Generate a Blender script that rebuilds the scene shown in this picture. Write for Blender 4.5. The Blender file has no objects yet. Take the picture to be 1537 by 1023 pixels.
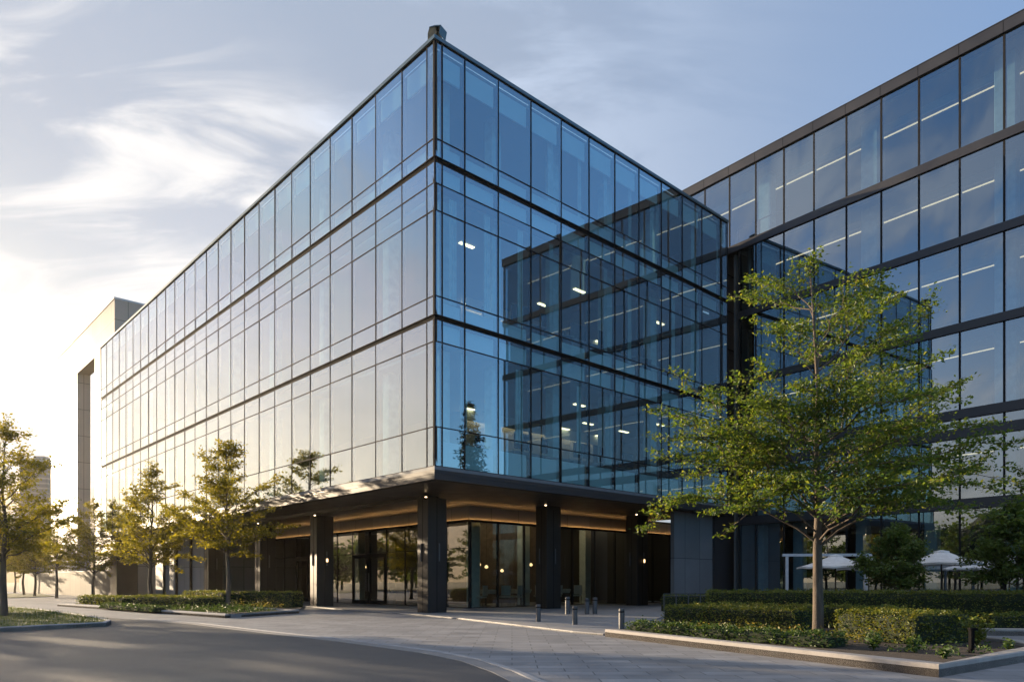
import bpy, bmesh, math, random
import numpy as np
from mathutils import Vector

R = math.radians
sc = bpy.context.scene
COL = sc.collection
F_PX, CX, HY, CAMZ = 1085.0, 768.5, 873.0, 1.5      # camera solved from the vanishing points
SUN_AZ, SUN_EL = -54.0, 8.5


def G(px, py, z=0.0):
    """ground point seen at a photo pixel, for a surface at height z"""
    Y = (CAMZ - z) * F_PX / (py - HY)
    return ((px - CX) / F_PX * Y, Y)


# ------------------------------------------------------------------ materials
MATS = {}


def nodes_of(name):
    m = bpy.data.materials.new(name)
    m.use_nodes = True
    nt = m.node_tree
    nt.nodes.clear()
    out = nt.nodes.new('ShaderNodeOutputMaterial')
    MATS[name] = m
    return m, nt, out


def node(nt, kind, **kw):
    n = nt.nodes.new(kind)
    for k, v in kw.items():
        if k in n.inputs:
            n.inputs[k].default_value = v
        else:
            setattr(n, k, v)
    return n


def mth(nt, op, a, b=None, clamp=False):
    n = nt.nodes.new('ShaderNodeMath')
    n.operation = op
    n.use_clamp = clamp
    for i, v in enumerate((a, b)):
        if v is None:
            continue
        if isinstance(v, (int, float)):
            n.inputs[i].default_value = v
        else:
            nt.links.new(v, n.inputs[i])
    return n.outputs[0]


def ramp(nt, fac, stops, interp='LINEAR'):
    r = nt.nodes.new('ShaderNodeValToRGB')
    r.color_ramp.interpolation = interp
    e = r.color_ramp.elements
    while len(e) < len(stops):
        e.new(0.5)
    for el, (p, c) in zip(e, stops):
        el.position = p
        el.color = (*c, 1) if len(c) == 3 else c
    nt.links.new(fac, r.inputs[0])
    return r.outputs[0]


def mixc(nt, fac, a, b, mode='MIX'):
    n = nt.nodes.new('ShaderNodeMix')
    n.data_type = 'RGBA'
    n.blend_type = mode
    for s, v in ((n.inputs[0], fac), (n.inputs[6], a), (n.inputs[7], b)):
        if isinstance(v, (int, float)):
            s.default_value = v
        elif isinstance(v, tuple):
            s.default_value = (*v, 1) if len(v) == 3 else v
        else:
            nt.links.new(v, s)
    return n.outputs[2]


def noise_tex(nt, scale, detail=6, rough=.55, coord='Object', stretch=None, dim='3D'):
    tc = nt.nodes.new('ShaderNodeTexCoord')
    v = tc.outputs[coord]
    if stretch:
        mp = nt.nodes.new('ShaderNodeMapping')
        mp.inputs['Scale'].default_value = stretch
        nt.links.new(v, mp.inputs[0])
        v = mp.outputs[0]
    n = nt.nodes.new('ShaderNodeTexNoise')
    n.inputs['Scale'].default_value = scale
    n.inputs['Detail'].default_value = detail
    n.inputs['Roughness'].default_value = rough
    nt.links.new(v, n.inputs['Vector'])
    return n.outputs['Fac']


def pbr(name, c, c2=None, rough=.6, metal=0.0, scale=3.0, spec=.5, bump=0.0, bscale=None, stretch=None, detail=6):
    m, nt, out = nodes_of(name)
    p = node(nt, 'ShaderNodeBsdfPrincipled')
    p.inputs['Roughness'].default_value = rough
    p.inputs['Metallic'].default_value = metal
    p.inputs['Specular IOR Level'].default_value = spec
    if c2 is None:
        c2 = tuple(x * .8 for x in c)
    f = noise_tex(nt, scale, detail, stretch=stretch)
    col = ramp(nt, f, [(.32, c2), (.68, c)])
    nt.links.new(col, p.inputs['Base Color'])
    rr = mth(nt, 'MULTIPLY_ADD', f, .25)
    rr.node.inputs[2].default_value = max(0, rough - .125)
    nt.links.new(rr, p.inputs['Roughness'])
    if bump:
        b = node(nt, 'ShaderNodeBump')
        b.inputs['Strength'].default_value = bump
        b.inputs['Distance'].default_value = .02
        nt.links.new(noise_tex(nt, bscale or scale * 6, 8), b.inputs['Height'])
        nt.links.new(b.outputs[0], p.inputs['Normal'])
    nt.links.new(p.outputs[0], out.inputs[0])
    return m


def panelled(name, c, c2, w, h, joint=.012, rough=.5, metal=0.0, jcol=(.02, .02, .02), offset=0.0, horizontal=False, scale=1.2,
             vary=.12, bump=.25, spec=.5):
    """surface split into panels or slabs by thin joints; u runs along the wall, v is height (or the ground plane)"""
    m, nt, out = nodes_of(name)
    tc = nt.nodes.new('ShaderNodeTexCoord')
    if horizontal:
        vec = tc.outputs['Object']
    else:
        sx = nt.nodes.new('ShaderNodeSeparateXYZ')
        nt.links.new(tc.outputs['Object'], sx.inputs[0])
        cb = nt.nodes.new('ShaderNodeCombineXYZ')
        nt.links.new(mth(nt, 'ADD', sx.outputs[0], sx.outputs[1]), cb.inputs[0])
        nt.links.new(sx.outputs[2], cb.inputs[1])
        vec = cb.outputs[0]
    b = nt.nodes.new('ShaderNodeTexBrick')
    b.offset = offset
    b.inputs['Scale'].default_value = 1
    b.inputs['Brick Width'].default_value = w
    b.inputs['Row Height'].default_value = h
    b.inputs['Mortar Size'].default_value = joint
    b.inputs['Mortar Smooth'].default_value = .1
    b.inputs['Color1'].default_value = (1, 1, 1, 1)
    b.inputs['Color2'].default_value = (1 - vary * 2, 1 - vary * 2, 1 - vary * 2, 1)
    b.inputs['Mortar'].default_value = (1, 1, 1, 1)
    nt.links.new(vec, b.inputs['Vector'])
    f = noise_tex(nt, scale, 8, .6)
    f2 = noise_tex(nt, scale * .13, 4, .5)
    col = ramp(nt, mth(nt, 'ADD', mth(nt, 'MULTIPLY', f, .6), mth(nt, 'MULTIPLY', f2, .4)), [(.38, c2), (.62, c)])
    col = mixc(nt, 1.0, col, b.outputs['Color'], 'MULTIPLY')
    col = mixc(nt, b.outputs['Fac'], col, jcol)
    p = node(nt, 'ShaderNodeBsdfPrincipled')
    p.inputs['Metallic'].default_value = metal
    p.inputs['Specular IOR Level'].default_value = spec
    nt.links.new(col, p.inputs['Base Color'])
    rr = mth(nt, 'MULTIPLY_ADD', f, .3)
    rr.node.inputs[2].default_value = max(0.02, rough - .15)
    nt.links.new(rr, p.inputs['Roughness'])
    bp = node(nt, 'ShaderNodeBump')
    bp.inputs['Strength'].default_value = bump
    bp.inputs['Distance'].default_value = .01
    hgt = mth(nt, 'SUBTRACT', mth(nt, 'MULTIPLY', noise_tex(nt, scale * 14, 6), .35), b.outputs['Fac'])
    nt.links.new(hgt, bp.inputs['Height'])
    nt.links.new(bp.outputs[0], p.inputs['Normal'])
    nt.links.new(p.outputs[0], out.inputs[0])
    return m


def glass(name, base, tint, refl=(.86, .94, 1.0), power=3.0, rough=0.0, wob=.0):
    """coated sheet glass: mirror coat over a tinted see-through body, stronger at grazing angles"""
    m, nt, out = nodes_of(name)
    lw = node(nt, 'ShaderNodeLayerWeight')
    lw.inputs['Blend'].default_value = .5
    fac = mth(nt, 'MULTIPLY_ADD', mth(nt, 'POWER', lw.outputs['Facing'], power), 1 - base)
    fac.node.inputs[2].default_value = base
    isl_ = node(nt, 'ShaderNodeNewGeometry')
    fac = mth(nt, 'ADD', fac, mth(nt, 'MULTIPLY', mth(nt, 'SUBTRACT', isl_.outputs['Random Per Island'], .5), .07), True)
    tr = node(nt, 'ShaderNodeBsdfTransparent')
    tr.inputs[0].default_value = (*tint, 1)
    gl = node(nt, 'ShaderNodeBsdfGlossy')
    gl.inputs['Color'].default_value = (*refl, 1)
    gl.inputs['Roughness'].default_value = rough
    if wob:
        b = node(nt, 'ShaderNodeBump')
        b.inputs['Strength'].default_value = wob
        b.inputs['Distance'].default_value = .05
        nt.links.new(noise_tex(nt, .35, 1), b.inputs['Height'])
        nt.links.new(b.outputs[0], gl.inputs['Normal'])
    mx = node(nt, 'ShaderNodeMixShader')
    nt.links.new(fac, mx.inputs[0])
    nt.links.new(tr.outputs[0], mx.inputs[1])
    nt.links.new(gl.outputs[0], mx.inputs[2])
    nt.links.new(mx.outputs[0], out.inputs[0])
    return m


def emit(name, c, s):
    m, nt, out = nodes_of(name)
    e = node(nt, 'ShaderNodeEmission')
    e.inputs[0].default_value = (*c, 1)
    e.inputs[1].default_value = s
    nt.links.new(e.outputs[0], out.inputs[0])
    return m


def leaf(name, cols, trans=.45, tcol=None):
    m, nt, out = nodes_of(name)
    g = node(nt, 'ShaderNodeNewGeometry')
    f = noise_tex(nt, .9, 3)
    v = mth(nt, 'ADD', mth(nt, 'MULTIPLY', g.outputs['Random Per Island'], .6), mth(nt, 'MULTIPLY', f, .4))
    col = ramp(nt, v, [(.1 + .8 * i / (len(cols) - 1), c) for i, c in enumerate(cols)])
    d = node(nt, 'ShaderNodeBsdfPrincipled')
    d.inputs['Roughness'].default_value = .5
    d.inputs['Specular IOR Level'].default_value = .3
    t = node(nt, 'ShaderNodeBsdfTranslucent')
    nt.links.new(col, d.inputs['Base Color'])
    tc = mixc(nt, 1.0, col, tcol or (2.0, 1.75, .7), 'MULTIPLY')
    nt.links.new(tc, t.inputs[0])
    mx = node(nt, 'ShaderNodeMixShader')
    mx.inputs[0].default_value = trans
    nt.links.new(d.outputs[0], mx.inputs[1])
    nt.links.new(t.outputs[0], mx.inputs[2])
    nt.links.new(mx.outputs[0], out.inputs[0])
    return m


pbr('frame', (.016, .016, .018), rough=.8, scale=2, spec=.12)
pbr('frame_sunlit', (.06, .05, .045), rough=.85, scale=2, spec=.08)  # same frames on the left face, sun flare painted in as paler brown
pbr('black', (.008, .008, .009), rough=.9, spec=.05)
pbr('trim', (.11, .16, .18), rough=.4, metal=.4)
pbr('bronze', (.036, .031, .03), (.025, .022, .022), rough=.42, metal=.6, scale=.7)
pbr('fascia', (.045, .04, .04), (.03, .028, .03), rough=.55, metal=.2, scale=.4, stretch=(1, 1, 12), spec=.25)
pbr('fascia_light', (.16, .17, .185), rough=.6, metal=.1, spec=.25)
pbr('wing_band', (.05, .05, .056), (.04, .04, .045), rough=.45, metal=.5, scale=.5)
panelled('soffit', (.036, .028, .025), (.026, .021, .019), 3.0, 1.5, .012, rough=.4, metal=.3, horizontal=True, offset=.5)
pbr('ceiling_tile', (.42, .425, .42), (.37, .375, .37), rough=.85, scale=.3)
pbr('slab', (.30, .31, .32), rough=.8)
pbr('inner_floor', (.17, .165, .16), rough=.6)
pbr('inner_wall', (.17, .18, .185), (.11, .12, .125), rough=.8, scale=.4)
pbr('core_wall', (.44, .40, .35), (.34, .31, .27), rough=.8, scale=.5)
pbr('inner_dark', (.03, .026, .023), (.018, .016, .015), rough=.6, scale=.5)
pbr('inner_column', (.62, .68, .66), rough=.7)
pbr('spandrel', (.76, .80, .80), (.70, .74, .75), rough=.7, scale=.8)
panelled('cove_panel', (.30, .28, .26), (.25, .23, .22), 2.1, 3, .012, rough=.5)
panelled('stone_panel', (.24, .235, .235), (.19, .185, .185), 1.9, 2.75, .018, rough=.6, scale=.8, jcol=(.03, .03, .03))
panelled('grey_wall', (.19, .19, .195), (.15, .15, .155), 1.55, 2.9, .016, rough=.55, scale=.7, jcol=(.02, .02, .02))
panelled('tower_panel', (.33, .295, .26), (.30, .27, .24), 4.0, 3.2, .03, rough=.45, scale=.3, jcol=(.13, .115, .10), vary=.03, spec=.05)
panelled('fence_panel', (.15, .135, .115), (.115, .105, .09), 2.4, 6, .025, rough=.6, scale=.4, jcol=(.05, .045, .04), vary=.06, spec=.03)
panelled('far_tower_wall', (.36, .31, .28), (.3, .26, .24), 40, 1.0, .35, rough=.7, jcol=(.2, .18, .17))
panelled('paver', (.28, .278, .288), (.19, .19, .20), .9, .45, .012, rough=.62, horizontal=True, offset=.5, scale=1.1, jcol=(.09, .09, .095), vary=.14)
panelled('plaza_paver', (.29, .288, .296), (.23, .23, .238), 1.2, .6, .008, rough=.5, horizontal=True, offset=.5, jcol=(.13, .13, .13), vary=.07)
panelled('border_stone', (.33, .31, .295), (.26, .245, .235), 1.2, .9, .01, rough=.6, horizontal=True, jcol=(.16, .15, .14), vary=.08)
pbr('kerb', (.33, .305, .285), (.24, .22, .205), rough=.75, scale=2.2, bump=.35, bscale=26)
pbr('kerb_grey', (.30, .30, .31), (.22, .22, .23), rough=.8, scale=2.5, bump=.3, bscale=26)
pbr('kerb_dark', (.20, .195, .195), rough=.8, scale=3)
pbr('soil', (.06, .042, .03), (.025, .018, .014), rough=.95, scale=9, bump=1.0, bscale=40)
pbr('turf', (.05, .07, .018), (.03, .05, .012), rough=.95, scale=4, bump=.6, bscale=60)
pbr('earth', (.05, .06, .03), (.035, .045, .022), rough=.95, scale=.05)
pbr('bark', (.15, .115, .088), (.06, .044, .034), rough=.9, scale=9, stretch=(1, 1, .18), bump=.8, bscale=30)
pbr('bark_dark', (.09, .07, .055), (.05, .038, .03), rough=.9, scale=9, stretch=(1, 1, .2))
pbr('canvas', (.72, .71, .70), rough=.85, scale=5)
pbr('white_metal', (.50, .50, .51), rough=.5)
pbr('steel', (.10, .10, .105), (.08, .08, .085), rough=.5, metal=.4, scale=14, stretch=(1, 1, .1))
pbr('dark_steel', (.07, .07, .075), rough=.4, metal=.7)
pbr('wood', (.13, .09, .065), (.07, .05, .036), rough=.5, scale=4, stretch=(1, 8, 1))
pbr('cloth', (.62, .58, .52), rough=.9)
pbr('desk', (.20, .20, .20), rough=.5)
pbr('lamp_housing', (.30, .20, .09), (.14, .10, .06), rough=.4, metal=.6, scale=4)
pbr('screen', (.02, .022, .028), rough=.25)
leaf('leaf_big', [(.032, .066, .013), (.062, .112, .02), (.105, .152, .028), (.18, .185, .036)], .44)
leaf('leaf_street', [(.06, .07, .014), (.11, .11, .02), (.16, .15, .03)], .56, (2.5, 2.15, .5))
leaf('leaf_small', [(.04, .075, .018), (.075, .12, .028), (.11, .155, .04)], .38)
leaf('leaf_hedge', [(.045, .07, .011), (.09, .125, .02), (.15, .165, .028), (.21, .175, .04)], .28)
leaf('leaf_cover', [(.03, .06, .014), (.05, .09, .02), (.08, .12, .03)], .25)
leaf('leaf_flower', [(.05, .08, .02), (.16, .14, .03), (.30, .24, .06)], .3)
leaf('needle', [(.015, .03, .016), (.03, .05, .025)], .1)
leaf('grass_blade', [(.04, .065, .014), (.065, .095, .02), (.09, .11, .028)], .3)
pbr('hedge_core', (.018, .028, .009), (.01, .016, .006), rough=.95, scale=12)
glass('curtain_glass', .20, (.53, .74, .76), (.87, .95, .97), 1.6, wob=.03)
glass('wing_glass', .27, (.42, .58, .64), (.82, .92, 1.0), 2.4, wob=.03)
glass('shop_glass', .14, (.52, .60, .56), (1.0, .98, .94), 3.2, wob=.012)
emit('office_light', (1.0, .74, .42), 1.5)
emit('strip_light', (1.0, .66, .36), .5)
emit('cove_light', (1.0, .52, .17), 8.0)
emit('edge_light', (1.0, .55, .18), .22)
emit('warm_lamp', (1.0, .62, .30), 1.0)
emit('added_wall_fill', (1.0, .70, .44), 2.6)  # added hidden glow that brightens the core walls
emit('added_lobby_fill', (1.0, .72, .42), 17.0)  # added glow that brightens the lobby
emit('spot', (1.0, .7, .4), 2.5)


def asphalt():
    m, nt, out = nodes_of('asphalt')
    p = node(nt, 'ShaderNodeBsdfPrincipled')
    big = noise_tex(nt, .35, 5, .6, stretch=(1, 2.5, 1))
    fine = noise_tex(nt, 45, 3, .7)
    v = mth(nt, 'ADD', mth(nt, 'MULTIPLY', big, .5), mth(nt, 'MULTIPLY', fine, .5))
    nt.links.new(ramp(nt, v, [(.35, (.034, .034, .037)), (.65, (.060, .060, .065))]), p.inputs['Base Color'])
    rr = mth(nt, 'MULTIPLY_ADD', big, .3)
    rr.node.inputs[2].default_value = .5
    nt.links.new(rr, p.inputs['Roughness'])
    b = node(nt, 'ShaderNodeBump')
    b.inputs['Strength'].default_value = .5
    b.inputs['Distance'].default_value = .01
    nt.links.new(noise_tex(nt, 90, 4), b.inputs['Height'])
    nt.links.new(b.outputs[0], p.inputs['Normal'])
    nt.links.new(p.outputs[0], out.inputs[0])


asphalt()


# ------------------------------------------------------------------ mesh helpers
class MB:
    def __init__(self):
        self.v, self.f, self.m = [], [], []

    def add(self, vs, fs, mi=0):
        o = len(self.v)
        self.v += [tuple(p) for p in vs]
        self.f += [tuple(i + o for i in f) for f in fs]
        self.m += [mi] * len(fs)
        return self

    def box(self, x0, x1, y0, y1, z0, z1, mi=0):
        vs = [(x, y, z) for z in (z0, z1) for y in (y0, y1) for x in (x0, x1)]
        return self.add(vs, [(0, 2, 3, 1), (4, 5, 7, 6), (0, 1, 5, 4), (2, 6, 7, 3), (0, 4, 6, 2), (1, 3, 7, 5)], mi)

    def cham(self, x0, x1, y0, y1, z0, z1, c=.02, mi=0):
        """box with its four upright edges bevelled"""
        pl = [(x0 + c, y0), (x1 - c, y0), (x1, y0 + c), (x1, y1 - c), (x1 - c, y1), (x0 + c, y1), (x0, y1 - c), (x0, y0 + c)]
        return self.prism(pl, z0, z1, mi)

    def prism(self, pl, z0, z1, mi=0, bottom=True):
        n = len(pl)
        a = sum(pl[i][0] * pl[(i + 1) % n][1] - pl[(i + 1) % n][0] * pl[i][1] for i in range(n))
        if a < 0:
            pl = pl[::-1]
        vs = [(x, y, z0) for x, y in pl] + [(x, y, z1) for x, y in pl]
        fs = [tuple(range(n, 2 * n))] + [(i, (i + 1) % n, n + (i + 1) % n, n + i) for i in range(n)]
        if bottom:
            fs.append(tuple(range(n - 1, -1, -1)))
        return self.add(vs, fs, mi)

    def tube(self, pts, rad, n=6, mi=0, cap=True):
        pts = [Vector(p) for p in pts]
        k = len(pts)
        if isinstance(rad, (int, float)):
            rad = [rad] * k
        vs, fs = [], []
        up = Vector((0, 0, 1))
        d0 = (pts[1] - pts[0]).normalized()
        ref = Vector((1, 0, 0)) if abs(d0.dot(up)) > .9 else up
        for i, p in enumerate(pts):
            d = (pts[min(i + 1, k - 1)] - pts[max(i - 1, 0)]).normalized()
            a = d.cross(ref)
            a = a.normalized() if a.length > 1e-5 else Vector((1, 0, 0))
            b = d.cross(a)
            for j in range(n):
                t = 2 * math.pi * j / n
                vs.append(p + (a * math.cos(t) + b * math.sin(t)) * rad[i])
        for i in range(k - 1):
            for j in range(n):
                fs.append((i * n + j, i * n + (j + 1) % n, (i + 1) * n + (j + 1) % n, (i + 1) * n + j))
        if cap:
            fs.append(tuple(range(n - 1, -1, -1)))
            fs.append(tuple((k - 1) * n + j for j in range(n)))
        return self.add(vs, fs, mi)

    def lathe(self, prof, n=16, c=(0, 0), mi=0):
        vs, fs = [], []
        for r, z in prof:
            for j in range(n):
                t = 2 * math.pi * j / n
                vs.append((c[0] + r * math.cos(t), c[1] + r * math.sin(t), z))
        for i in range(len(prof) - 1):
            for j in range(n):
                fs.append((i * n + j, i * n + (j + 1) % n, (i + 1) * n + (j + 1) % n, (i + 1) * n + j))
        fs.append(tuple(range(n - 1, -1, -1)))
        fs.append(tuple((len(prof) - 1) * n + j for j in range(n)))
        return self.add(vs, fs, mi)

    def build(self, name, mats, parent=None, smooth=False, loc=None):
        me = bpy.data.meshes.new(name)
        me.from_pydata(self.v, [], self.f)
        if isinstance(mats, str):
            mats = [mats]
        for m in mats:
            me.materials.append(MATS[m])
        if len(mats) > 1:
            me.polygons.foreach_set('material_index', self.m)
        if smooth:
            me.polygons.foreach_set('use_smooth', [True] * len(self.f))
        me.update()
        bm = bmesh.new()
        bm.from_mesh(me)
        bmesh.ops.recalc_face_normals(bm, faces=bm.faces)
        bm.to_mesh(me)
        bm.free()
        return link(name, me, parent, loc)


def link(name, me, parent=None, loc=None):
    o = bpy.data.objects.new(name, me)
    COL.objects.link(o)
    if parent:
        o.parent = parent
    if loc:
        o.location = loc
    return o


def tag(o, label, cat, group=None):
    o['label'] = label
    o['category'] = cat
    if group:
        o['group'] = group
    return o


def thing(name, label, cat, loc=(0, 0, 0), rz=0, group=None):
    o = bpy.data.objects.new(name, None)
    COL.objects.link(o)
    o.location = loc
    o.rotation_euler = (0, 0, rz)
    return tag(o, label, cat, group)


def structure(o, kind='structure'):
    o['kind'] = kind
    return o


def copy_tree(o, parent=None):
    c = o.copy()
    COL.objects.link(c)
    c.parent = parent
    for ch in list(o.children):
        copy_tree(ch, c)
    return c


def again(o, label, loc, rz=0, scale=None):
    c = copy_tree(o)
    c.location = loc
    c.rotation_euler = (0, 0, rz)
    if scale:
        c.scale = (scale,) * 3
    c['label'] = label
    return c


# ------------------------------------------------------------------ leaves
def leaf_mesh(mb_v, mb_f, centers, size, rng, upbias=.9, width=.55, jit=.35):
    """folded diamond leaves, one island each; appended to flat lists"""
    c = np.asarray(centers, float)
    n = len(c)
    if n == 0:
        return
    d = rng.normal(size=(n, 3))
    d[:, 2] *= .55
    d /= np.linalg.norm(d, axis=1)[:, None]
    up = rng.normal(size=(n, 3)) * .6 + np.array([0, 0, upbias])
    s = np.cross(d, up)
    s /= np.linalg.norm(s, axis=1)[:, None] + 1e-9
    nn = np.cross(s, d)
    L = size * (1 + jit * rng.uniform(-1, 1, n))[:, None]
    b = c - d * L * .5
    t = c + d * L * .5
    r = c + s * L * width * .5 + nn * L * .10 - d * L * .04
    l = c - s * L * width * .5 + nn * L * .10 - d * L * .04
    v = np.stack([b, r, t, l], 1).reshape(-1, 3)
    o = len(mb_v)
    mb_v.extend(map(tuple, v))
    for i in range(n):
        k = o + 4 * i
        mb_f.append((k, k + 1, k + 2))
        mb_f.append((k, k + 2, k + 3))


def mesh_from(name, v, f, mats, mi=None, smooth=False):
    me = bpy.data.meshes.new(name)
    me.from_pydata(v, [], f)
    for m in mats:
        me.materials.append(MATS[m])
    if mi is not None:
        me.polygons.foreach_set('material_index', mi)
    if smooth:
        me.polygons.foreach_set('use_smooth', [True] * len(f))
    me.update()
    return me


def tree_geometry(seed, trunk, r0, targets, fork, leaf_size, density, sub_scale=1.0, r_limb=.34, flat=.5, spread=.7):
    rng = np.random.default_rng(seed)
    rnd = random.Random(seed)
    wood = MB()
    tv = [Vector(p) for p in trunk]
    H = tv[-1].z
    rad = [r0 * (1.25 if p.z < .05 else max(.10, 1 - .92 * (p.z / H) ** .85)) for p in tv]
    wood.tube(tv, rad, 10)

    def on_trunk(z):
        for a, b in zip(tv, tv[1:]):
            if a.z <= z <= b.z:
                return a.lerp(b, (z - a.z) / (b.z - a.z))
        return tv[-1].copy()

    cs = []
    maxl = max(Vector(t).xy.length for t in targets) + .01
    for T in targets:
        T = Vector(T)
        dist = (T.xy - on_trunk(min(T.z, H)).xy).length
        h = min(max(fork + spread * rnd.random() ** 1.5, T.z - dist * rnd.uniform(.55, .95)), H * .93)
        S = on_trunk(h)
        Ld = (T - S).length
        C = S.lerp(T, .45) + Vector((0, 0, Ld * (.10 if T.z > h + .5 * dist else .24)))
        pts = []
        for i in range(8):
            t = i / 7
            p = S * (1 - t) ** 2 + C * 2 * t * (1 - t) + T * t * t
            j = .03 * Ld * (0 if i in (0,) else 1)
            pts.append(p + Vector((rnd.gauss(0, j), rnd.gauss(0, j), rnd.gauss(0, j * .6))))
        rs = r0 * r_limb * (max(Ld, .5) / (maxl + 1)) ** .8
        wood.tube(pts, [max(.008, rs * (1 - .88 * i / 7)) for i in range(8)], 5, cap=False)
        ns = int(4 + Ld * 2.6)
        for k in range(ns + 1):
            t = .28 + .72 * (k + rnd.random() * .6) / ns
            t = min(t, 1)
            i = min(int(t * 7), 6)
            p = pts[i].lerp(pts[i + 1], t * 7 - i)
            fw = (pts[i + 1] - pts[i]).normalized()
            side = fw.cross(Vector((0, 0, 1)))
            side = side.normalized() if side.length > .1 else Vector((1, 0, 0))
            sg = 1 if k % 2 else -1
            if k == ns:
                sg = 0
            dr = (side * sg * rnd.uniform(.5, 1.1) + fw * rnd.uniform(.4, 1.0) + Vector((0, 0, rnd.uniform(-.12, .42)))).normalized()
            L = (.32 + .42 * (1 - t) * Ld * .55 + .2 * rnd.random()) * sub_scale
            L = min(L, 1.5 * sub_scale)
            q = [p, p + dr * L * .5 + Vector((0, 0, .02)), p + dr * L + Vector((0, 0, -.05 * L + .06 * rnd.random()))]
            wood.tube(q, [max(.006, rs * .25 * (1 - t) + .006), .007, .004], 3, cap=False)
            n = int(density * (L + .25) * rnd.uniform(.55, 1.35))
            if rnd.random() < .10:
                n = int(n * .3)
            tt = rng.uniform(.15, 1.12, n)
            base = np.array(p)[None] + np.array(dr)[None] * (tt * L)[:, None]
            off = rng.normal(size=(n, 3)) * np.array([.13, .13, .13 * flat]) * (.7 + .5 * L)
            cs.append(base + off)
    v, f = [], []
    leaf_mesh(v, f, np.concatenate(cs), leaf_size, rng)
    return wood, v, f


def plant_tree(name, label, cat, loc, geo, barkm, leafm, group=None, rz=0):
    wood, v, f = geo
    t = thing(name, label, cat, loc, rz, group)
    wood.build('trunk', barkm, t, smooth=True)
    link('crown', mesh_from('crown', v, f, [leafm]), t)
    return t


def hedge(label, p0, p1, width, height, z0, leaf_size=.06, dens=420, seed=1, mat='leaf_hedge', group=None, top_tuft=.05, name='hedge',
          round_=.0):
    """clipped hedge from p0 to p1 (ground line of its front face), extending width to the right of that run"""
    rng = np.random.default_rng(seed)
    d = Vector((p1[0] - p0[0], p1[1] - p0[1], 0))
    L = d.length
    ang = math.atan2(d.y, d.x)
    mb = MB()
    e = .05
    nx = max(2, int(L / .5))
    # wavy solid core
    vs, fs = [], []
    sec = [(e, 0), (e, .8), (e + .05, 1), (1 - .05 - e, 1), (1 - e, .8), (1 - e, 0)]
    for i in range(nx + 1):
        for (a, b) in sec:
            w = rng.uniform(-.03, .03)
            vs.append((e + (L - 2 * e) * i / nx, a * width + w, max(0, b * (height - e) + (w if b > 0 else 0))))
    k = len(sec)
    for i in range(nx):
        for j in range(k - 1):
            fs.append((i * k + j, (i + 1) * k + j, (i + 1) * k + j + 1, i * k + j + 1))
    fs.append(tuple(range(k)))
    fs.append(tuple(nx * k + j for j in range(k - 1, -1, -1)))
    mi = [1] * len(fs)
    # leaves on every face
    pts = []
    for (area, fn) in ((L * width, lambda u, w: (u * L, w * width, np.full_like(u, height))),
                       (L * height, lambda u, w: (u * L, np.zeros_like(u), w * height)),
                       (L * height * .6, lambda u, w: (u * L, np.full_like(u, width), w * height)),
                       (width * height, lambda u, w: (np.zeros_like(u), u * width, w * height)),
                       (width * height, lambda u, w: (np.full_like(u, L), u * width, w * height))):
        n = int(area * dens)
        u, w = rng.uniform(0, 1, n), rng.uniform(0, 1, n)
        x, y, z = fn(u, w)
        p = np.stack([x, y, z], 1) + rng.normal(size=(n, 3)) * .028
        # broken surface: clumps swell and sink
        sw = .05 * (np.sin(p[:, 0] * 5.1 + seed) + np.sin(p[:, 0] * 11.3 + p[:, 1] * 7 + p[:, 2] * 9))
        ctr = np.array([L / 2, width / 2, height / 2])
        dirv = (p - ctr) / np.array([L, width, height])
        p += np.clip(dirv * 2, -1, 1) * sw[:, None] * .5
        if round_:
            edge = np.maximum(np.abs(dirv[:, 1]) * 2, 0) ** 4
            p[:, 2] -= round_ * edge * (p[:, 2] > height * .5)
        pts.append(p)
    nt = int(L * width * dens * .12)
    tp = np.stack([rng.uniform(0, L, nt), rng.uniform(0, width, nt), height + np.abs(rng.normal(size=nt)) * top_tuft], 1)
    pts.append(tp)
    P = np.concatenate(pts)
    P[:, 2] = np.maximum(P[:, 2], .02)
    leaf_mesh(vs, fs, P, leaf_size, rng, upbias=.5)
    mi += [0] * (len(fs) - len(mi))
    o = link(name, mesh_from(name, vs, fs, [mat, 'hedge_core'], mi), None, (p0[0], p0[1], z0))
    o.rotation_euler = (0, 0, ang)
    return tag(o, label, 'hedge', group)


# ------------------------------------------------------------------ block frame
TH = math.atan2(.6765, .7365)
P0 = Vector((-3.11, 29.1, 0))
UR, UL = Vector((.7365, .6765, 0)), Vector((-.6765, .7365, 0))


def BL(r, l, z=0):
    return P0 + UR * r + UL * l + Vector((0, 0, z))


PHI = math.atan2(.616, .7877)
PB = P0 + UR * 23.4
WX, WY = Vector((.7877, .616, 0)), Vector((-.616, .7877, 0))


def WG(x, y, z=0):
    return PB + WX * x + WY * y + Vector((0, 0, z))


# ------------------------------------------------------------------ ground
def sheet(name, pl, z, mat, thick=0.0):
    mb = MB()
    if thick:
        mb.prism(pl, z - thick, z)
    else:
        n = len(pl)
        a = sum(pl[i][0] * pl[(i + 1) % n][1] - pl[(i + 1) % n][0] * pl[i][1] for i in range(n))
        mb.add([(x, y, z) for x, y in (pl if a > 0 else pl[::-1])], [tuple(range(n))])
    o = mb.build(name, mat)
    if not thick and o.data.polygons[0].normal.z < 0:
        o.data.flip_normals()
    return structure(o)


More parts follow.
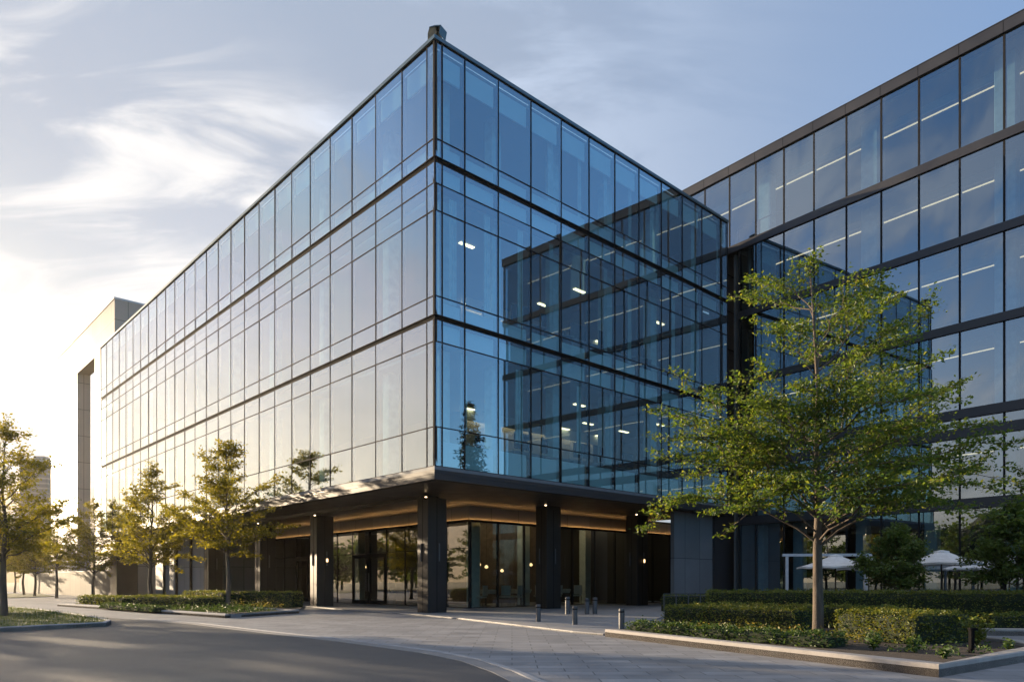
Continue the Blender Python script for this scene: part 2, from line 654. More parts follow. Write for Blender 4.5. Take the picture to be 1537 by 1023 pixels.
def strip(name, line, w, z0, z1, mat):
    """kerb along a polyline, w wide to the left of its direction"""
    mb = MB()
    n = len(line)
    offs = []
    for i in range(n):
        a, b = Vector(line[max(i - 1, 0)]), Vector(line[min(i + 1, n - 1)])
        d = (b - a).normalized()
        nrm = Vector((-d.y, d.x))
        k = 1.0
        if 0 < i < n - 1:
            d1 = (Vector(line[i]) - a).normalized()
            k = 1 / max(.4, Vector((-d1.y, d1.x)).dot(nrm))
        offs.append((line[i][0] + nrm.x * w * k, line[i][1] + nrm.y * w * k))
    c = min(.02, (z1 - z0) * .3)
    vs, fs = [], []
    for (p, q) in zip(line, offs):
        dx, dy = q[0] - p[0], q[1] - p[1]
        l = math.hypot(dx, dy)
        ux, uy = dx / l * c, dy / l * c
        vs += [(p[0], p[1], z0), (p[0], p[1], z1 - c), (p[0] + ux, p[1] + uy, z1), (q[0] - ux, q[1] - uy, z1), (q[0], q[1], z1 - c), (q[0], q[1], z0)]
    for i in range(n - 1):
        for j in range(5):
            fs.append((i * 6 + j, i * 6 + j + 1, (i + 1) * 6 + j + 1, (i + 1) * 6 + j))
    fs.append((5, 4, 3, 2, 1, 0))
    fs.append(tuple((n - 1) * 6 + j for j in range(6)))
    mb.add(vs, fs)
    return structure(mb.build(name, mat))


sheet('ground', [(-3000, -3000), (3000, -3000), (3000, 3000), (-3000, 3000)], -.06, 'earth')
sheet('pavement', [(-85, -40), (95, -40), (95, 110), (-85, 110)], 0.0, 'paver')
road_edge = [(-80, 62), (-48, 53)] + [G(*p) for p in ((0, 905), (52, 917.5), (130, 924), (193, 928.5), (286, 936), (380, 947.7), (505, 962),
                                                      (630, 979), (692, 991.5), (739, 1008.6), (767, 1023))] + [(.55, 9.4), (.85, 8), (1.0, 6), (1.0, 0), (.6, -30)]
sheet('road', road_edge + [(-80, -30)], .004, 'asphalt')
kl = [G(*p) for p in ((193, 928.5), (286, 936), (380, 947.7), (505, 962), (630, 979), (692, 991.5), (739, 1008.6), (767, 1023))] + [(.55, 9.4), (.85, 8), (1.0, 6), (1.0, 0)]
strip('channel', kl, .34, -.01, .012, 'kerb_dark')
k2 = []
for i, p in enumerate(kl):
    a, b = Vector(kl[max(i - 1, 0)]), Vector(kl[min(i + 1, len(kl) - 1)])
    d = (b - a).normalized()
    k2.append((p[0] - d.y * .34, p[1] + d.x * .34))
strip('kerb', k2, .13, -.01, .03, 'kerb_grey')

# raised walk under and in front of the block, edged by a pale stone band
pz = [G(455, 909.5), G(530, 916.5), G(617, 922), G(692, 929), G(860, 949), G(905, 953)]
pz2 = [(p[0] - .0, p[1] + .0) for p in pz]
plz = pz + [(6.2, 30), (9.5, 31), (14, 37), (40, 60), BL(27, 10)[:2], BL(21, 45)[:2], BL(21, 54)[:2], BL(.4, 54)[:2], BL(.4, 27)[:2], (-10.6, 35.6)]
sheet('plaza', plz, .05, 'plaza_paver', .05)
strip('kerb', pz, .8, -.01, .056, 'border_stone')

# lawn island on the left
isl = [(-46, 43.5), G(0, 911.6), G(60, 917), G(110, 924), G(156, 932.4), G(167, 936), G(160, 939.5), G(100, 942.5), G(0, 948), (-20, 20.6), (-34, 19.6), (-46, 20)]
sheet('lawn', isl, .12, 'turf', .12)
strip('kerb', isl[::-1], .16, -.01, .155, 'kerb_grey')
sheet('lawn', [(-86, 66), (-47, 68), (-47.5, 75), (-60, 92), (-86, 95)], .06, 'turf', .06)

# beds
bedL = [G(86, 909), G(338, 927), G(449, 919.6), (-14.5, 39.5), (-21.2, 47)]
sheet('planting_bed', bedL, .10, 'soil', .1)
strip('kerb', [bedL[4], bedL[0], bedL[1], bedL[2], bedL[3]], .28, -.01, .17, 'kerb_grey')
K0, K1, K2 = G(908, 954.6), G(1409, 1016), G(1537, 993)
bedR = [K0, K1, K2, (11.0, 14.7), (11.5, 16.6), (11.0, 20.2), (5.4, 24.6)]
sheet('planting_bed', bedR, .13, 'soil', .13)
strip('kerb', [K0, K1, K2, (11.0, 14.7), (11.5, 16.6), (11.0, 20.2)], .3, -.01, .21, 'kerb')
bedB = [(5.9, 25.2), (11.4, 20.9), (13.6, 20.3), (24, 18.6), (26, 23), (9.5, 30.5)]
sheet('planting_bed', bedB, .13, 'soil', .13)
strip('kerb', bedB[:4], .25, -.01, .2, 'kerb')


# ------------------------------------------------------------------ office block
block = thing('office_building', 'blue glass office block with a sharp roof corner above dark ground floor columns', 'building', P0, TH)
rng0 = random.Random(5)
mapL = lambda a, d, z: (d, a, z)          # left facade: along l, depth r
mapR = lambda a, d, z: (a, d, z)          # right facade: along r, depth l
mapW = lambda a, d, z: (d, -a, z)         # wing facade: along m (towards the street), depth x


def abox(mb, mp, a0, a1, d0, d1, z0, z1, mi=0):
    p, q = mp(a0, d0, z0), mp(a1, d1, z1)
    mb.box(min(p[0], q[0]), max(p[0], q[0]), min(p[1], q[1]), max(p[1], q[1]), z0, z1, mi)


def glazing(mb, mp, a0, a1, zs, mi=0, tilt=.006):
    for z0, z1 in zip(zs, zs[1:]):
        t = [rng0.uniform(-tilt, tilt) for _ in range(3)]
        c = [mp(a0, .01 + t[0], z0), mp(a1, .01 + t[1], z0), mp(a1, .01 + t[1] + t[2], z1), mp(a0, .01 + t[0] + t[2], z1)]
        mb.add(c, [(0, 1, 2, 3)], mi)


def window(parent, mp, a0, a1, z0, z1, transoms, panels, last=False, glassm='curtain_glass', mw=.045, join=None, framem='frame', md=.14):
    fr, gl, sp = MB(), MB(), MB()
    abox(fr, mp, a0 - mw / 2, a0 + mw / 2, -.014, md, z0, z1)
    if last:
        abox(fr, mp, a1 - mw / 2, a1 + mw / 2, -.014, md, z0, z1)
    i0, i1 = a0 + mw / 2 + .001, a1 - mw / 2 - .001
    for z in transoms:
        abox(fr, mp, i0, i1, -.009, .10, z - .02, z + .02)
    abox(fr, mp, i0, i1, -.008, .10, z0 + .001, z0 + .03)
    abox(fr, mp, i0, i1, -.008, .10, z1 - .03, z1 - .001)
    glazing(gl, mp, a0, a1, [z0] + sorted(transoms) + [z1])
    for (p0, p1) in panels:
        e = min(.12, (a1 - a0) * .18)
        abox(sp, mp, a0 + e, a1 - e, .20, .26, p0, p1)
    if join is not None:
        for mb, mi in ((fr, 0), (gl, 1), (sp, 2)):
            join.add(mb.v, mb.f, mi)
        return None
    w = fr.build('window', framem, parent)
    gl.build('glass_pane', glassm, w)
    if panels:
        sp.build('spandrel_panel', 'spandrel', w)
    return w


LB = [0, .55, 2.35] + [2.35 + 2.08 * i for i in range(1, 25)]
RB = [0, .38, 1.56, 3.42] + [3.42 + 1.98 * i for i in range(1, 10)] + [22.03]
FLOORS = [(18.65, 23.33, [19.39], [(18.72, 19.28), (22.1, 23.0)]),
          (12.28, 18.46, [13.05, 16.5, 17.59], [(12.36, 12.92), (17.7, 18.36)]),
          (6.17, 12.12, [7.77, 11.21], [(6.25, 7.25), (11.33, 12.02)])]
rest = MB()
rngc = random.Random(23)
NLEFT = len(LB) - 1
for (z0, z1, tr, pn) in FLOORS:
    for i in range(len(RB) - 1):
        wnd = window(block, mapR, RB[i] + (.028 if i == 0 else 0), RB[i + 1], z0, z1, tr, pn, last=i == len(RB) - 2)
        if i >= 1 and rngc.random() < .7:
            cw = MB()
            ww = rngc.uniform(.18, .45)
            a1 = RB[i + 1] - .12 if rngc.random() < .75 else RB[i] + .12 + ww
            zt_ = z1 - (1.0 if z1 < 20 else .5)
            n_ = 5
            for q_ in range(n_):
                abox(cw, mapR, a1 - ww * (q_ + 1) / n_ + .004, a1 - ww * q_ / n_, .42 + .03 * (q_ % 2), .47 + .03 * (q_ % 2), tr[0] + .03, zt_)
            cw.build('curtain', 'inner_column', wnd)
    for i in range(NLEFT):
        window(block, mapL, LB[i] + (.028 if i == 0 else 0), LB[i + 1], z0, z1, tr, pn if z0 > 18 else [], last=i == NLEFT - 1, join=rest if i >= 20 else None, mw=.03, framem='frame_sunlit')
structure(rest.build('window', ['frame_sunlit', 'curtain_glass', 'spandrel'], block), 'stuff')
LEND, REND = LB[-1], RB[-1]
# floor bands, roof edge, fascia run round both faces
for (z0, z1) in ((18.46, 18.65), (12.12, 12.28)):
    MB().prism([(.04, .04), (REND, .04), (REND, .5), (.5, .5), (.5, LEND), (.04, LEND)], z0 + .002, z1 - .002).build('floor_band', 'black', block)
MB().prism([(-.07, -.07), (REND + .02, -.07), (REND + .02, .35), (.35, .35), (.35, LEND + .05), (-.07, LEND + .05)], 23.332, 23.48).build('roof_edge', 'trim', block)
MB().box(.36, REND, .36, LEND, 23.1, 23.3).build('roof', 'slab', block)
MB().prism([(-.03, -.03), (REND, -.03), (REND, .4), (.4, .4), (.4, LEND), (-.03, LEND)], 6.032, 6.168).build('sill_band', 'fascia_light', block)
fa = MB()
fa.prism([(-.06, -.06), (REND + .3, -.06), (REND + .3, .3), (.3, .3), (.3, LEND), (-.06, LEND)], 5.86, 6.03)
fa.prism([(-.045, -.045), (REND + .3, -.045), (REND + .3, .3), (.3, .3), (.3, LEND), (-.045, LEND)], 5.845, 5.859)
fa.prism([(-.06, -.06), (REND + .3, -.06), (REND + .3, .3), (.3, .3), (.3, LEND), (-.06, LEND)], 5.64, 5.844)
fa.build('fascia', 'fascia', block)
MB().prism([(.301, .301), (23.2, .301), (23.2, 8), (30, 8), (30, LEND), (.301, LEND)], 5.68, 5.9).build('soffit', 'soffit', block)
MB().box(2.9, 4.0, 5.1, 34, 5.5, 5.679).build('beam', 'bronze', block)
MB().box(.36, REND - .3, .27, .299, 5.655, 5.679).build('edge_light', 'edge_light', block)
# slabs, ceilings, cores seen through the glass
for (zf, zc, zn) in ((6.10, 11.3, 12.05), (12.25, 17.62, 18.4), (18.6, 22.6, 23.05)):
    MB().box(.45, REND - .1, .45, LEND - .1, zf - .18, zf).build('floor_slab', 'inner_floor', block)
    MB().box(.75, REND - .1, .75, LEND - .1, zc, zc + .12).build('ceiling', 'ceiling_tile', block)
    co = MB()
    co.box(8.5, 20.0, 9.0, 44, zf, zc - .001)
    co.build('core_wall', 'core_wall', block)
    MB().box(REND - .09, REND - .02, .5, LEND - .1, zf, zc).build('end_wall', 'inner_wall', block)
    MB().box(.45, REND - .1, LEND - .09, LEND - .02, zf, zc).build('end_wall', 'inner_wall', block)
    for (r, l) in [(1.25, 1.25)] + [(4.4 + 3.96 * k, 1.5) for k in range(5)] + [(1.5, 5.5 + 6.24 * k) for k in range(8)]:
        MB().cham(r - .28, r + .28, l - .28, l + .28, zf, zc - .001, .03).build('inner_column', 'inner_column', block)
    if zf < 15:
        MB().box(8.4, 20.0, 8.30, 8.42, zc - .62, zc - .002).build('bulkhead', 'spandrel', block)  # added screen that keeps the fill strip out of view
        MB().box(8.6, 19.8, 8.72, 8.80, zc - .24, zc - .18).build('cove_light', 'added_wall_fill', block)  # no real cove lamp: hidden strip added to brighten the core wall
    q = random.Random(int(zf * 7))
    for r in (4.4, 8.4, 12.4, 16.3, 19.8):
        for l in (3.4, 6.2, 8.2):
            if (r > 5 or (zf > 12 and zf < 13 and l < 4)) and q.random() < (.55 if zf < 15 else .0):
                MB().box(r - .42, r + .42, l - .09, l + .09, zc - .05, zc - .004).build('ceiling_light', 'office_light', block)
# connection wall in the angle between block and wing
MB().box(REND + .02, 25.3, .9, 1.3, .05, 22.5).build('link_wall', 'wing_band', block)
lk = MB()
for z in (8.9, 11.3, 13.8, 16.2, 18.6, 20.9):
    lk.box(REND + .03, 25.2, .86, .899, z - .03, z + .03)
lk.build('link_joint', 'black', block)

# ground floor
COLS = [(2.7, 4.2), (3.3, 16.3), (3.3, 24.4), (3.3, 34.0), (10.65, 4.2), (18.6, 4.2)]
for i, (r, l) in enumerate(COLS):
    c = MB()
    c.cham(r, r + 1.12, l, l + .85, .05, 5.49 if r < 4 else 5.679, .015)
    co = c.build('column', 'bronze', block)
    g = MB()
    g.box(r + .52, r + .545, l - .006, l + .01, .06, 5.45)
    g.box(r - .006, r + .01, l + .40, l + .425, .06, 5.45)
    g.build('groove', 'black', co)
    MB().cham(r - .05, r - .007, l + .5, l + .57, 2.5, 3.35, .01).build('sconce', 'steel', co)
    sconce = MB().cham(r + .62, r + .69, l - .05, l - .007, 2.5, 3.35, .01).build('sconce', 'steel', co)
    if i in (1, 5):
        MB().box(r + .6, r + .71, l - .085, l - .052, 2.72, 2.92).build('lamp_glass', 'warm_lamp', co)
    sp = MB()
    sp.lathe([(.05, 5.46 if r < 4 else 5.64), (.05, 5.49 if r < 4 else 5.67)], 10, (r - .18, l - .1))
    sp.build('spotlight', 'spot', co)
MB().cham(.7, 2.5, 49.6, 51.8, .05, 5.679, .03).build('end_pier', 'bronze', block)

# recessed shopfront
sx, sy = 7.93, 7.5
lm = [sy + 2.1 * i for i in range(14)]
rm = [sx + 2.1 * i for i in range(10)]
MSL = lambda a, d, z: (sx + d, a, z)
MSR = lambda a, d, z: (a, sy + d, z)
DOOR = (4, 5)
for i in range(13):
    w = window(block, MSL, lm[i] + (.04 if i == 0 else 0), lm[i + 1], .06, 4.86, [3.4], [], last=i == 12, glassm='shop_glass', mw=.08)
    w.name = 'shop_window'
    if i in DOOR or i == 9:
        a0, a1 = lm[i] + .05, lm[i + 1] - .05
        d = MB()
        for (b0, b1, c0, c1) in ((a0, a0 + .2, .06, 3.35), (a1 - .2, a1, .06, 3.35), (a0 + .2, a1 - .2, 3.1, 3.35), (a0 + .2, a1 - .2, .06, .3)):
            abox(d, MSL, b0, b1, -.05, .005, c0, c1)
        dd = d.build('door', 'black', block)
        h = MB()
        yy = a0 + .12 if i == 5 else a1 - .12
        h.tube([(sx - .13, yy, .9), (sx - .13, yy, 2.1)], .022, 8)
        h.build('handle', 'steel', dd)
for i in range(9):
    w = window(block, MSR, rm[i] + (.04 if i == 0 else 0), rm[i + 1], .06, 4.86, [], [], last=i == 8, glassm='shop_glass', mw=.08)
    w.name = 'shop_window'
cp = MB()
cp.box(sx - .12, sx + .05, sy - .12, lm[-1], 4.93, 5.675)
cp.box(sx + .051, rm[-1], sy - .12, sy + .05, 4.93, 5.675)
cp.build('cove_panel', 'cove_panel', block)
cl = MB()
cl.box(sx - .17, sx - .15, sy - .1, lm[-1], 4.90, 4.925)
cl.box(sx - .1, rm[-1], sy - .17, sy - .15, 4.90, 4.925)
cl.build('cove_light', 'cove_light', block)
lg = MB()
lg.box(sx - .26, sx + .05, sy - .26, lm[-1], 4.861, 4.89)
lg.box(sx + .051, rm[-1], sy - .26, sy + .05, 4.861, 4.89)
lg.box(sx - .262, sx - .24, sy - .26, lm[-1], 4.891, 4.95)
lg.box(sx - .239, rm[-1], sy - .262, sy - .24, 4.891, 4.95)
lg.build('ledge', 'black', block)
MB().box(4.0, 4.3, 35.2, 49.5, .05, 5.679).build('stone_wall', 'stone_panel', block)
MB().box(4.301, 9, 35.2, 35.5, .05, 5.679).build('stone_wall', 'stone_panel', block)
fin = MB()
for y in (36.2, 39.6, 43.2, 46.6):
    fin.box(3.78, 3.999, y, y + .14, .05, 5.6)
fin.build('wall_fin', 'bronze', block)
MB().box(18.0, 23.35, 1.05, 1.3, .05, 5.64).build('grey_wall', 'grey_wall', block)
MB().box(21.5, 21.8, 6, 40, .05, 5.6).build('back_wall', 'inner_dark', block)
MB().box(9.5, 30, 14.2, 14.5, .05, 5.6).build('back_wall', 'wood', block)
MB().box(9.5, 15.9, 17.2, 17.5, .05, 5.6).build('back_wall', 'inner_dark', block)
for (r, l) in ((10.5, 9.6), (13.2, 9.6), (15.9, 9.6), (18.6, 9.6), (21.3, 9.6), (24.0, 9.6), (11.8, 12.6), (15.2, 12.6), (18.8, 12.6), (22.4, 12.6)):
    MB().box(r - .3, r + .3, l - .06, l + .06, 5.5, 5.56).build('ceiling_light', 'added_lobby_fill', block)  # no real ceiling lights: added to brighten the tables and back wall
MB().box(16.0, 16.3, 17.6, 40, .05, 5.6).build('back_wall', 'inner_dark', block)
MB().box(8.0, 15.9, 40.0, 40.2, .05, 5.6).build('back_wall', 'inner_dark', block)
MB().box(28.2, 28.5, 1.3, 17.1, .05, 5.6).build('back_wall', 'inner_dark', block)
for (r, l) in ((9.6, 9.2), (14.6, 10.2), (20.3, 10.0), (9.8, 13.4), (10.2, 23.0), (10.2, 29.0)):
    MB().cham(r - .3, r + .3, l - .3, l + .3, .05, 5.6, .04).build('inner_column', 'inner_column', block)
for (r, l, z) in ((11.2, 10.6, 2.5), (13.0, 12.0, 2.4), (17.0, 12.0, 2.6), (18.8, 12.6, 2.5), (15.6, 13.4, 2.2), (12.4, 20.5, 2.6), (12.6, 26, 2.6)):
    pl = MB()
    pl.tube([(r, l, z + .2), (r, l, 5.6)], .008, 4)
    pl = pl.build('lamp_cord', 'black', block)
    b = MB()
    b.lathe([(.03, z + .2), (.10, z + .14), (.12, z + .05), (.08, z), (.02, z - .01)], 12, (r, l))
    b.build('pendant_lamp', 'warm_lamp', pl)

# floodlight on the roof corner
fl = thing('floodlight', 'small boxy floodlight standing on the front roof corner of the glass block', 'floodlight', BL(.3, .3, 23.48), R(-28))
fl.scale = (.84,) * 3
h = MB()
h.tube([(0, 0, 0), (0, 0, .2)], .06, 10)
h.box(-.1, .1, -.1, .1, 0, .03)
h.build('bracket', 'dark_steel', fl)
h = MB()
pr = [(-.34, .12), (-.2, .02), (.12, .16), (.18, .34), (.06, .66), (-.24, .7), (-.34, .44)]
vs = [(x, y, z) for y in (-.24, .24) for (x, z) in pr]
n = len(pr)
h.add(vs, [tuple(range(n)), tuple(range(2 * n - 1, n - 1, -1))] + [(i, i + n, (i + 1) % n + n, (i + 1) % n) for i in range(n)])
h.build('housing', 'lamp_housing', fl)
h = MB()
pr = [(-.25, .71), (.1, .67), (.44, .56), (.36, .16), (.33, .17), (.39, .52), (.08, .62), (-.24, .68)]
vs = [(x, y, z) for y in (-.27, .27) for (x, z) in pr]
n = len(pr)
h.add(vs, [tuple(range(n)), tuple(range(2 * n - 1, n - 1, -1))] + [(i, i + n, (i + 1) % n + n, (i + 1) % n) for i in range(n)])
h.build('visor', 'trim', fl)

# ------------------------------------------------------------------ long wing on the right
wing = thing('office_wing', 'taller long glass office wing with dark horizontal bands on the right behind the tree', 'building', PB, PHI)
WM = [-8.21 + 1.875 * i for i in range(5)] + [1.165 + 1.875 * i for i in range(11)]
WM0 = [.0] + WM[5:]
LEV = [(22.53, 27.03), (18.24, 22.09), (14.06, 17.83), (9.86, 13.65), (8.94, 9.41), (5.51, 8.47), (.08, 5.04)]
WEND = WM[-1]
for k, (z0, z1) in enumerate(LEV):
    mm = WM if k == 0 else WM0
    for i in range(len(mm) - 1):
        window(wing, mapW, mm[i], mm[i + 1], z0, z1, [], [], last=i == len(mm) - 2, glassm='wing_glass', mw=.09, md=.2)
for (z0, z1) in ((22.09, 22.53), (17.83, 18.24), (13.65, 14.06), (9.41, 9.86), (8.47, 8.94), (5.04, 5.51)):
    b = MB()
    b.box(-.10, .5, -WEND - .1, .0 if z0 < 22 else 8.2, z0 + .002, z1 - .002)
    b.box(.5, 15.9, -WEND - .1, -WEND + .3, z0 + .002, z1 - .002)
    b.build('floor_band', 'wing_band', wing)
b = MB()
b.box(-.12, .6, -WEND - .12, 8.2, 27.032, 27.57)
b.box(.6, 16, -WEND - .12, -WEND + .3, 27.032, 27.57)
b.box(-.14, .62, -WEND - .14, 8.2, 27.571, 27.61)
b.build('parapet', 'wing_band', wing)
MB().box(.61, 16, -WEND + .31, 8.2, 27.1, 27.3).build('roof', 'slab', wing)
b = MB()
for m in WM:
    b.box(-.123, -.1201, -m - .012, -m + .012, 27.04, 27.56)
b.build('parapet_joint', 'black', wing)
for k, (z0, z1) in enumerate(LEV):
    if k == 4:
        continue
    y1 = 8.0 if k == 0 else .3
    if k == 6:
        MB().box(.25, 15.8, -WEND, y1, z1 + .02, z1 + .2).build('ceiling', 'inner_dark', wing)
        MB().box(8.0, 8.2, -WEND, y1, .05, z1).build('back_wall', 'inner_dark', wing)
        for m in (.6, 3.2, 7.0, 10.6, 14.2, 18):
            MB().cham(1.2, 1.75, -m - .3, -m + .3, .05, z1, .03).build('inner_column', 'inner_column', wing)
        continue
    zc = min(z1 + .05, 26.9)
    MB().box(.55, 15.8, -WEND + .05, y1, zc, zc + .15).build('ceiling', 'ceiling_tile', wing)
    MB().box(.55, 15.8, -WEND + .05, y1, z0 - .2, z0 - .02).build('floor_slab', 'inner_floor', wing)
    MB().box(11, 11.2, -WEND + .05, y1, z0 - .02, zc).build('back_wall', 'inner_wall', wing)
    bk = MB()
    bk.box(2.3, 2.5, -WEND + .05, y1, zc - .38, zc - .002)
    bk.build('bulkhead', 'spandrel', wing)
    ls = MB()
    mm = WM if k == 0 else WM0
    for i in range(len(mm) - 1):
        L = mm[i + 1] - mm[i]
        ls.box(2.75, 2.84, -mm[i + 1] + .012, -mm[i] - L * .5 - .012, zc - .44, zc - .40)
        ls.box(2.75, 2.84, -mm[i + 1] + L * .5 + .012, -mm[i] - .012, zc - .44, zc - .40)
    ls.build('ceiling_light_strip', 'strip_light', wing)
    for m in (-6, .9, 7.4, 13.9):
        if -m > y1:
            continue
        MB().cham(1.3, 1.9, -m - .45, -m + .45, z0 - .02, zc - .002, .03).build('inner_column', 'inner_column', wing)
MB().box(.5, 15.8, -WEND - .05, -WEND + .04, .05, 27).build('end_wall', 'wing_band', wing)
MB().box(15.8, 16, -WEND, 8.2, .05, 27.1).build('rear_wall', 'wing_band', wing)
MB().box(.3, 15.7, .45, .6, .05, 22.4).build('end_wall', 'inner_wall', wing)
MB().box(.3, 15.7, 8.05, 8.18, 22.55, 27.0).build('end_wall', 'inner_wall', wing)
tr = MB()
for m in (-.55, 1.0, 2.9):
    tr.box(.6, .66, -m - .05, -m + .05, 22.55, 23.75)
tr.box(.6, .66, -3.0, .5, 23.75, 23.8)
tr.build('balustrade', 'dark_steel', wing)

# ------------------------------------------------------------------ rear buildings and fence
rear = thing('rear_building', 'pale panelled building with a tall open slot beyond the left end of the glass block', 'building', P0, TH)
zt = 30.9
m = MB()
m.prism([(3, 59.7), (3, 68), (3.001 + 8, 68), (11, 59.7)], 0, zt)
m.build('main_volume', 'tower_panel', rear)
m = MB()
m.box(3, 4.4, 68.001, 76.3, 26.7, zt - .002)
m.box(3, 4.4, 76.301, 91.5, 0, zt - .001)
m.build('screen_wall', 'tower_panel', rear)
m = MB()
m.box(2.93, 11.05, 59.63, 68.05, zt + .002, zt + .2)
m.box(2.93, 4.45, 68.051, 91.55, zt + .002, zt + .2)
m.build('coping', 'white_metal', rear)
ft = thing('distant_tower', 'brownish tower block far away at the left, seen behind the street trees', 'building', (-97.5, 150, 0), R(12))
m = MB()
m.box(-2.5, 2.5, -4, 4, 0, 25.8)
m.build('wall', 'far_tower_wall', ft)
m = MB()
m.box(-2.6, 2.6, -4.1, 4.1, 25.8, 26.3)
m.box(-1, 1, -1.5, 1.5, 26.3, 27.4)
m.build('roof', 'slab', ft)
bw = thing('boundary_wall', 'long brownish panelled boundary wall running left from the far end of the glass block', 'wall', P0, TH)
m = MB()
m.box(1.2, 1.45, LEND + .05, 104, .0, 2.62)
m.build('wall_panels', 'fence_panel', bw)
m = MB()
m.box(1.15, 1.5, LEND + .05, 104, 2.621, 2.70)
m.build('coping', 'fascia', bw)

# ------------------------------------------------------------------ bollards
bol = thing('bollard', 'steel bollard nearest the flower bed, rightmost of the front three', 'bollard', (*G(933, 943, .05), .05), 0, 'bollards on the plaza')
b = MB()
b.lathe([(.085, 0), (.09, .01), (.09, .5), (.085, .505), (.085, .55), (.09, .555), (.09, .615), (.082, .63)], 20)
b.build('post', 'steel', bol, smooth=False)
b = MB()
b.lathe([(.0865, .508), (.0865, .548)], 20)
b.build('light_slot', 'black', bol)
for (px, py, lab, s) in ((863, 936.5, 'steel bollard in the middle of the front three on the plaza edge', 1),
                         (808, 932, 'steel bollard in front of the second column, leftmost of the front three', 1),
                         (852, 921, 'slim steel bollard further back on the plaza, left of the close pair', 1.25),
                         (881, 921, 'slim steel bollard further back, left one of the close pair', 1.15),
                         (893, 921, 'slim steel bollard further back, right one of the close pair', 1.2)):
    again(bol, lab, (*G(px, py, .05), .05), 0, s)

# path light in the right bed
pl = thing('path_light', 'dark post light with a flat head in the soil of the right bed', 'light', (8.9, 14.0, .13))
b = MB()
b.cham(-.035, .035, -.05, .05, 0, .44, .008)
b.build('post', 'black', pl)
b = MB()
b.cham(-.05, .10, -.06, .06, .441, .49, .015)
b.build('head', 'black', pl)

# low metal railing in front of the grey wall
ra = thing('railing', 'low dark metal railing on the plaza in front of the grey wall', 'railing', (7.4, 35.2, .05), R(8))
for i in range(7):
    MB().box(-.02 + i * .62, .02 + i * .62, -.02, .02, 0, .86).build('post', 'steel', ra)
b = MB()
b.box(-.03, 3.75, -.03, .03, .861, .9)
b.box(-.02, 3.74, -.012, .012, .74, .77)
b.build('rail', 'dark_steel', ra)
hedge('low dark hedge behind the metal railing by the grey wall', (7.6, 35.9), (11.2, 36.4), .7, .8, .05, .07, 220, 61)

# ------------------------------------------------------------------ hedges
H = .13
hedge('clipped hedge in the right bed left of the big tree', (4.75, 22.9), (7.6, 19.6), 1.25, .6, H, .06, 620, 11)
hedge('thick clipped hedge in the right bed just right of the big tree trunk', (7.95, 17.9), (8.75, 15.75), 1.9, .66, H, .06, 700, 12)
hedge('knee-high leafy edging hedge along the pale kerb in front of the big tree', (3.1, 19.5), (6.55, 14.9), .75, .26, H, .07, 520, 13, 'leaf_cover', None, .08)
hedge('longest and tallest clipped hedge, in front of the umbrellas', (7.2, 26.6), (18.8, 22.9), 1.3, 1.02, H, .07, 430, 14)
hedge('low middle hedge running behind the clipped hedge left of the big tree', (6.2, 24.9), (11.2, 20.7), .8, .62, H, .07, 420, 15)
hedge('small hedge on the kerb at the right edge beside the path', (13.9, 20.9), (18.5, 20.2), .8, .42, H, .07, 420, 16)
HL = .10
hedge('clipped hedge at the far left end of the left bed', (-26.6, 44.2), (-21.6, 40.0), 1.3, .55, HL, .09, 230, 21)
hedge('longer clipped hedge in the middle of the left bed', (-21.3, 40.3), (-15.9, 36.6), 1.4, .62, HL, .09, 250, 22)
hedge('taller clipped hedge at the back of the left bed behind the grey tree trunk', (-19.6, 43.0), (-15.6, 38.6), 1.2, .85, HL, .09, 230, 23)
hedge('clipped hedge right of the grey tree trunk in the left bed', (-15.3, 40.2), (-11.9, 39.2), 1.1, .85, HL, .09, 230, 24)
hedge('low edging plants along the kerb of the left bed', (-22.5, 39.4), (-17.0, 34.2), .7, .22, HL, .09, 220, 25, 'leaf_cover')

# loose ground plants
rngp = np.random.default_rng(77)


def ground_cover(pl, n, z, size, mat, hmax, seed, name='ground_cover'):
    rg = np.random.default_rng(seed)
    xs, ys = [p[0] for p in pl], [p[1] for p in pl]
    out = []

    def inside(x, y):
        c = False
        for i in range(len(pl)):
            (x1, y1), (x2, y2) = pl[i], pl[i - 1]
            if (y1 > y) != (y2 > y) and x < (x2 - x1) * (y - y1) / (y2 - y1) + x1:
                c = not c
        return c
    while len(out) < n:
        x, y = rg.uniform(min(xs), max(xs)), rg.uniform(min(ys), max(ys))
        if inside(x, y):
            for _ in range(6):
                out.append((x + rg.normal() * .08, y + rg.normal() * .08, z + abs(rg.normal()) * hmax * .5 + .02))
    v, f = [], []
    leaf_mesh(v, f, out, size, rg, upbias=.3)
    return structure(link(name, mesh_from(name, v, f, [mat])), 'stuff')


ground_cover([(-17.2, 35.6), (-12.4, 31.4), (-11.0, 34.6), (-14.8, 38.3)], 2600, .1, .09, 'leaf_cover', .28, 3)
ground_cover([(-14.6, 37.2), (-11.4, 34.6), (-11.2, 35.6), (-13.6, 38.3)], 420, .25, .08, 'leaf_flower', .3, 4)
ground_cover([(5.6, 18.6), (7.4, 15.4), (8.2, 16.5), (6.6, 19.6)], 520, .13, .08, 'leaf_flower', .25, 5)
ground_cover([(6.9, 14.8), (8.3, 12.6), (9.6, 14.4), (10.6, 15.4), (8.9, 15.6)], 260, .13, .07, 'leaf_cover', .10, 6)
ground_cover([(3.6, 20.6), (5.4, 18.0), (6.2, 19.0), (4.6, 21.6)], 240, .2, .07, 'leaf_flower', .22, 7)


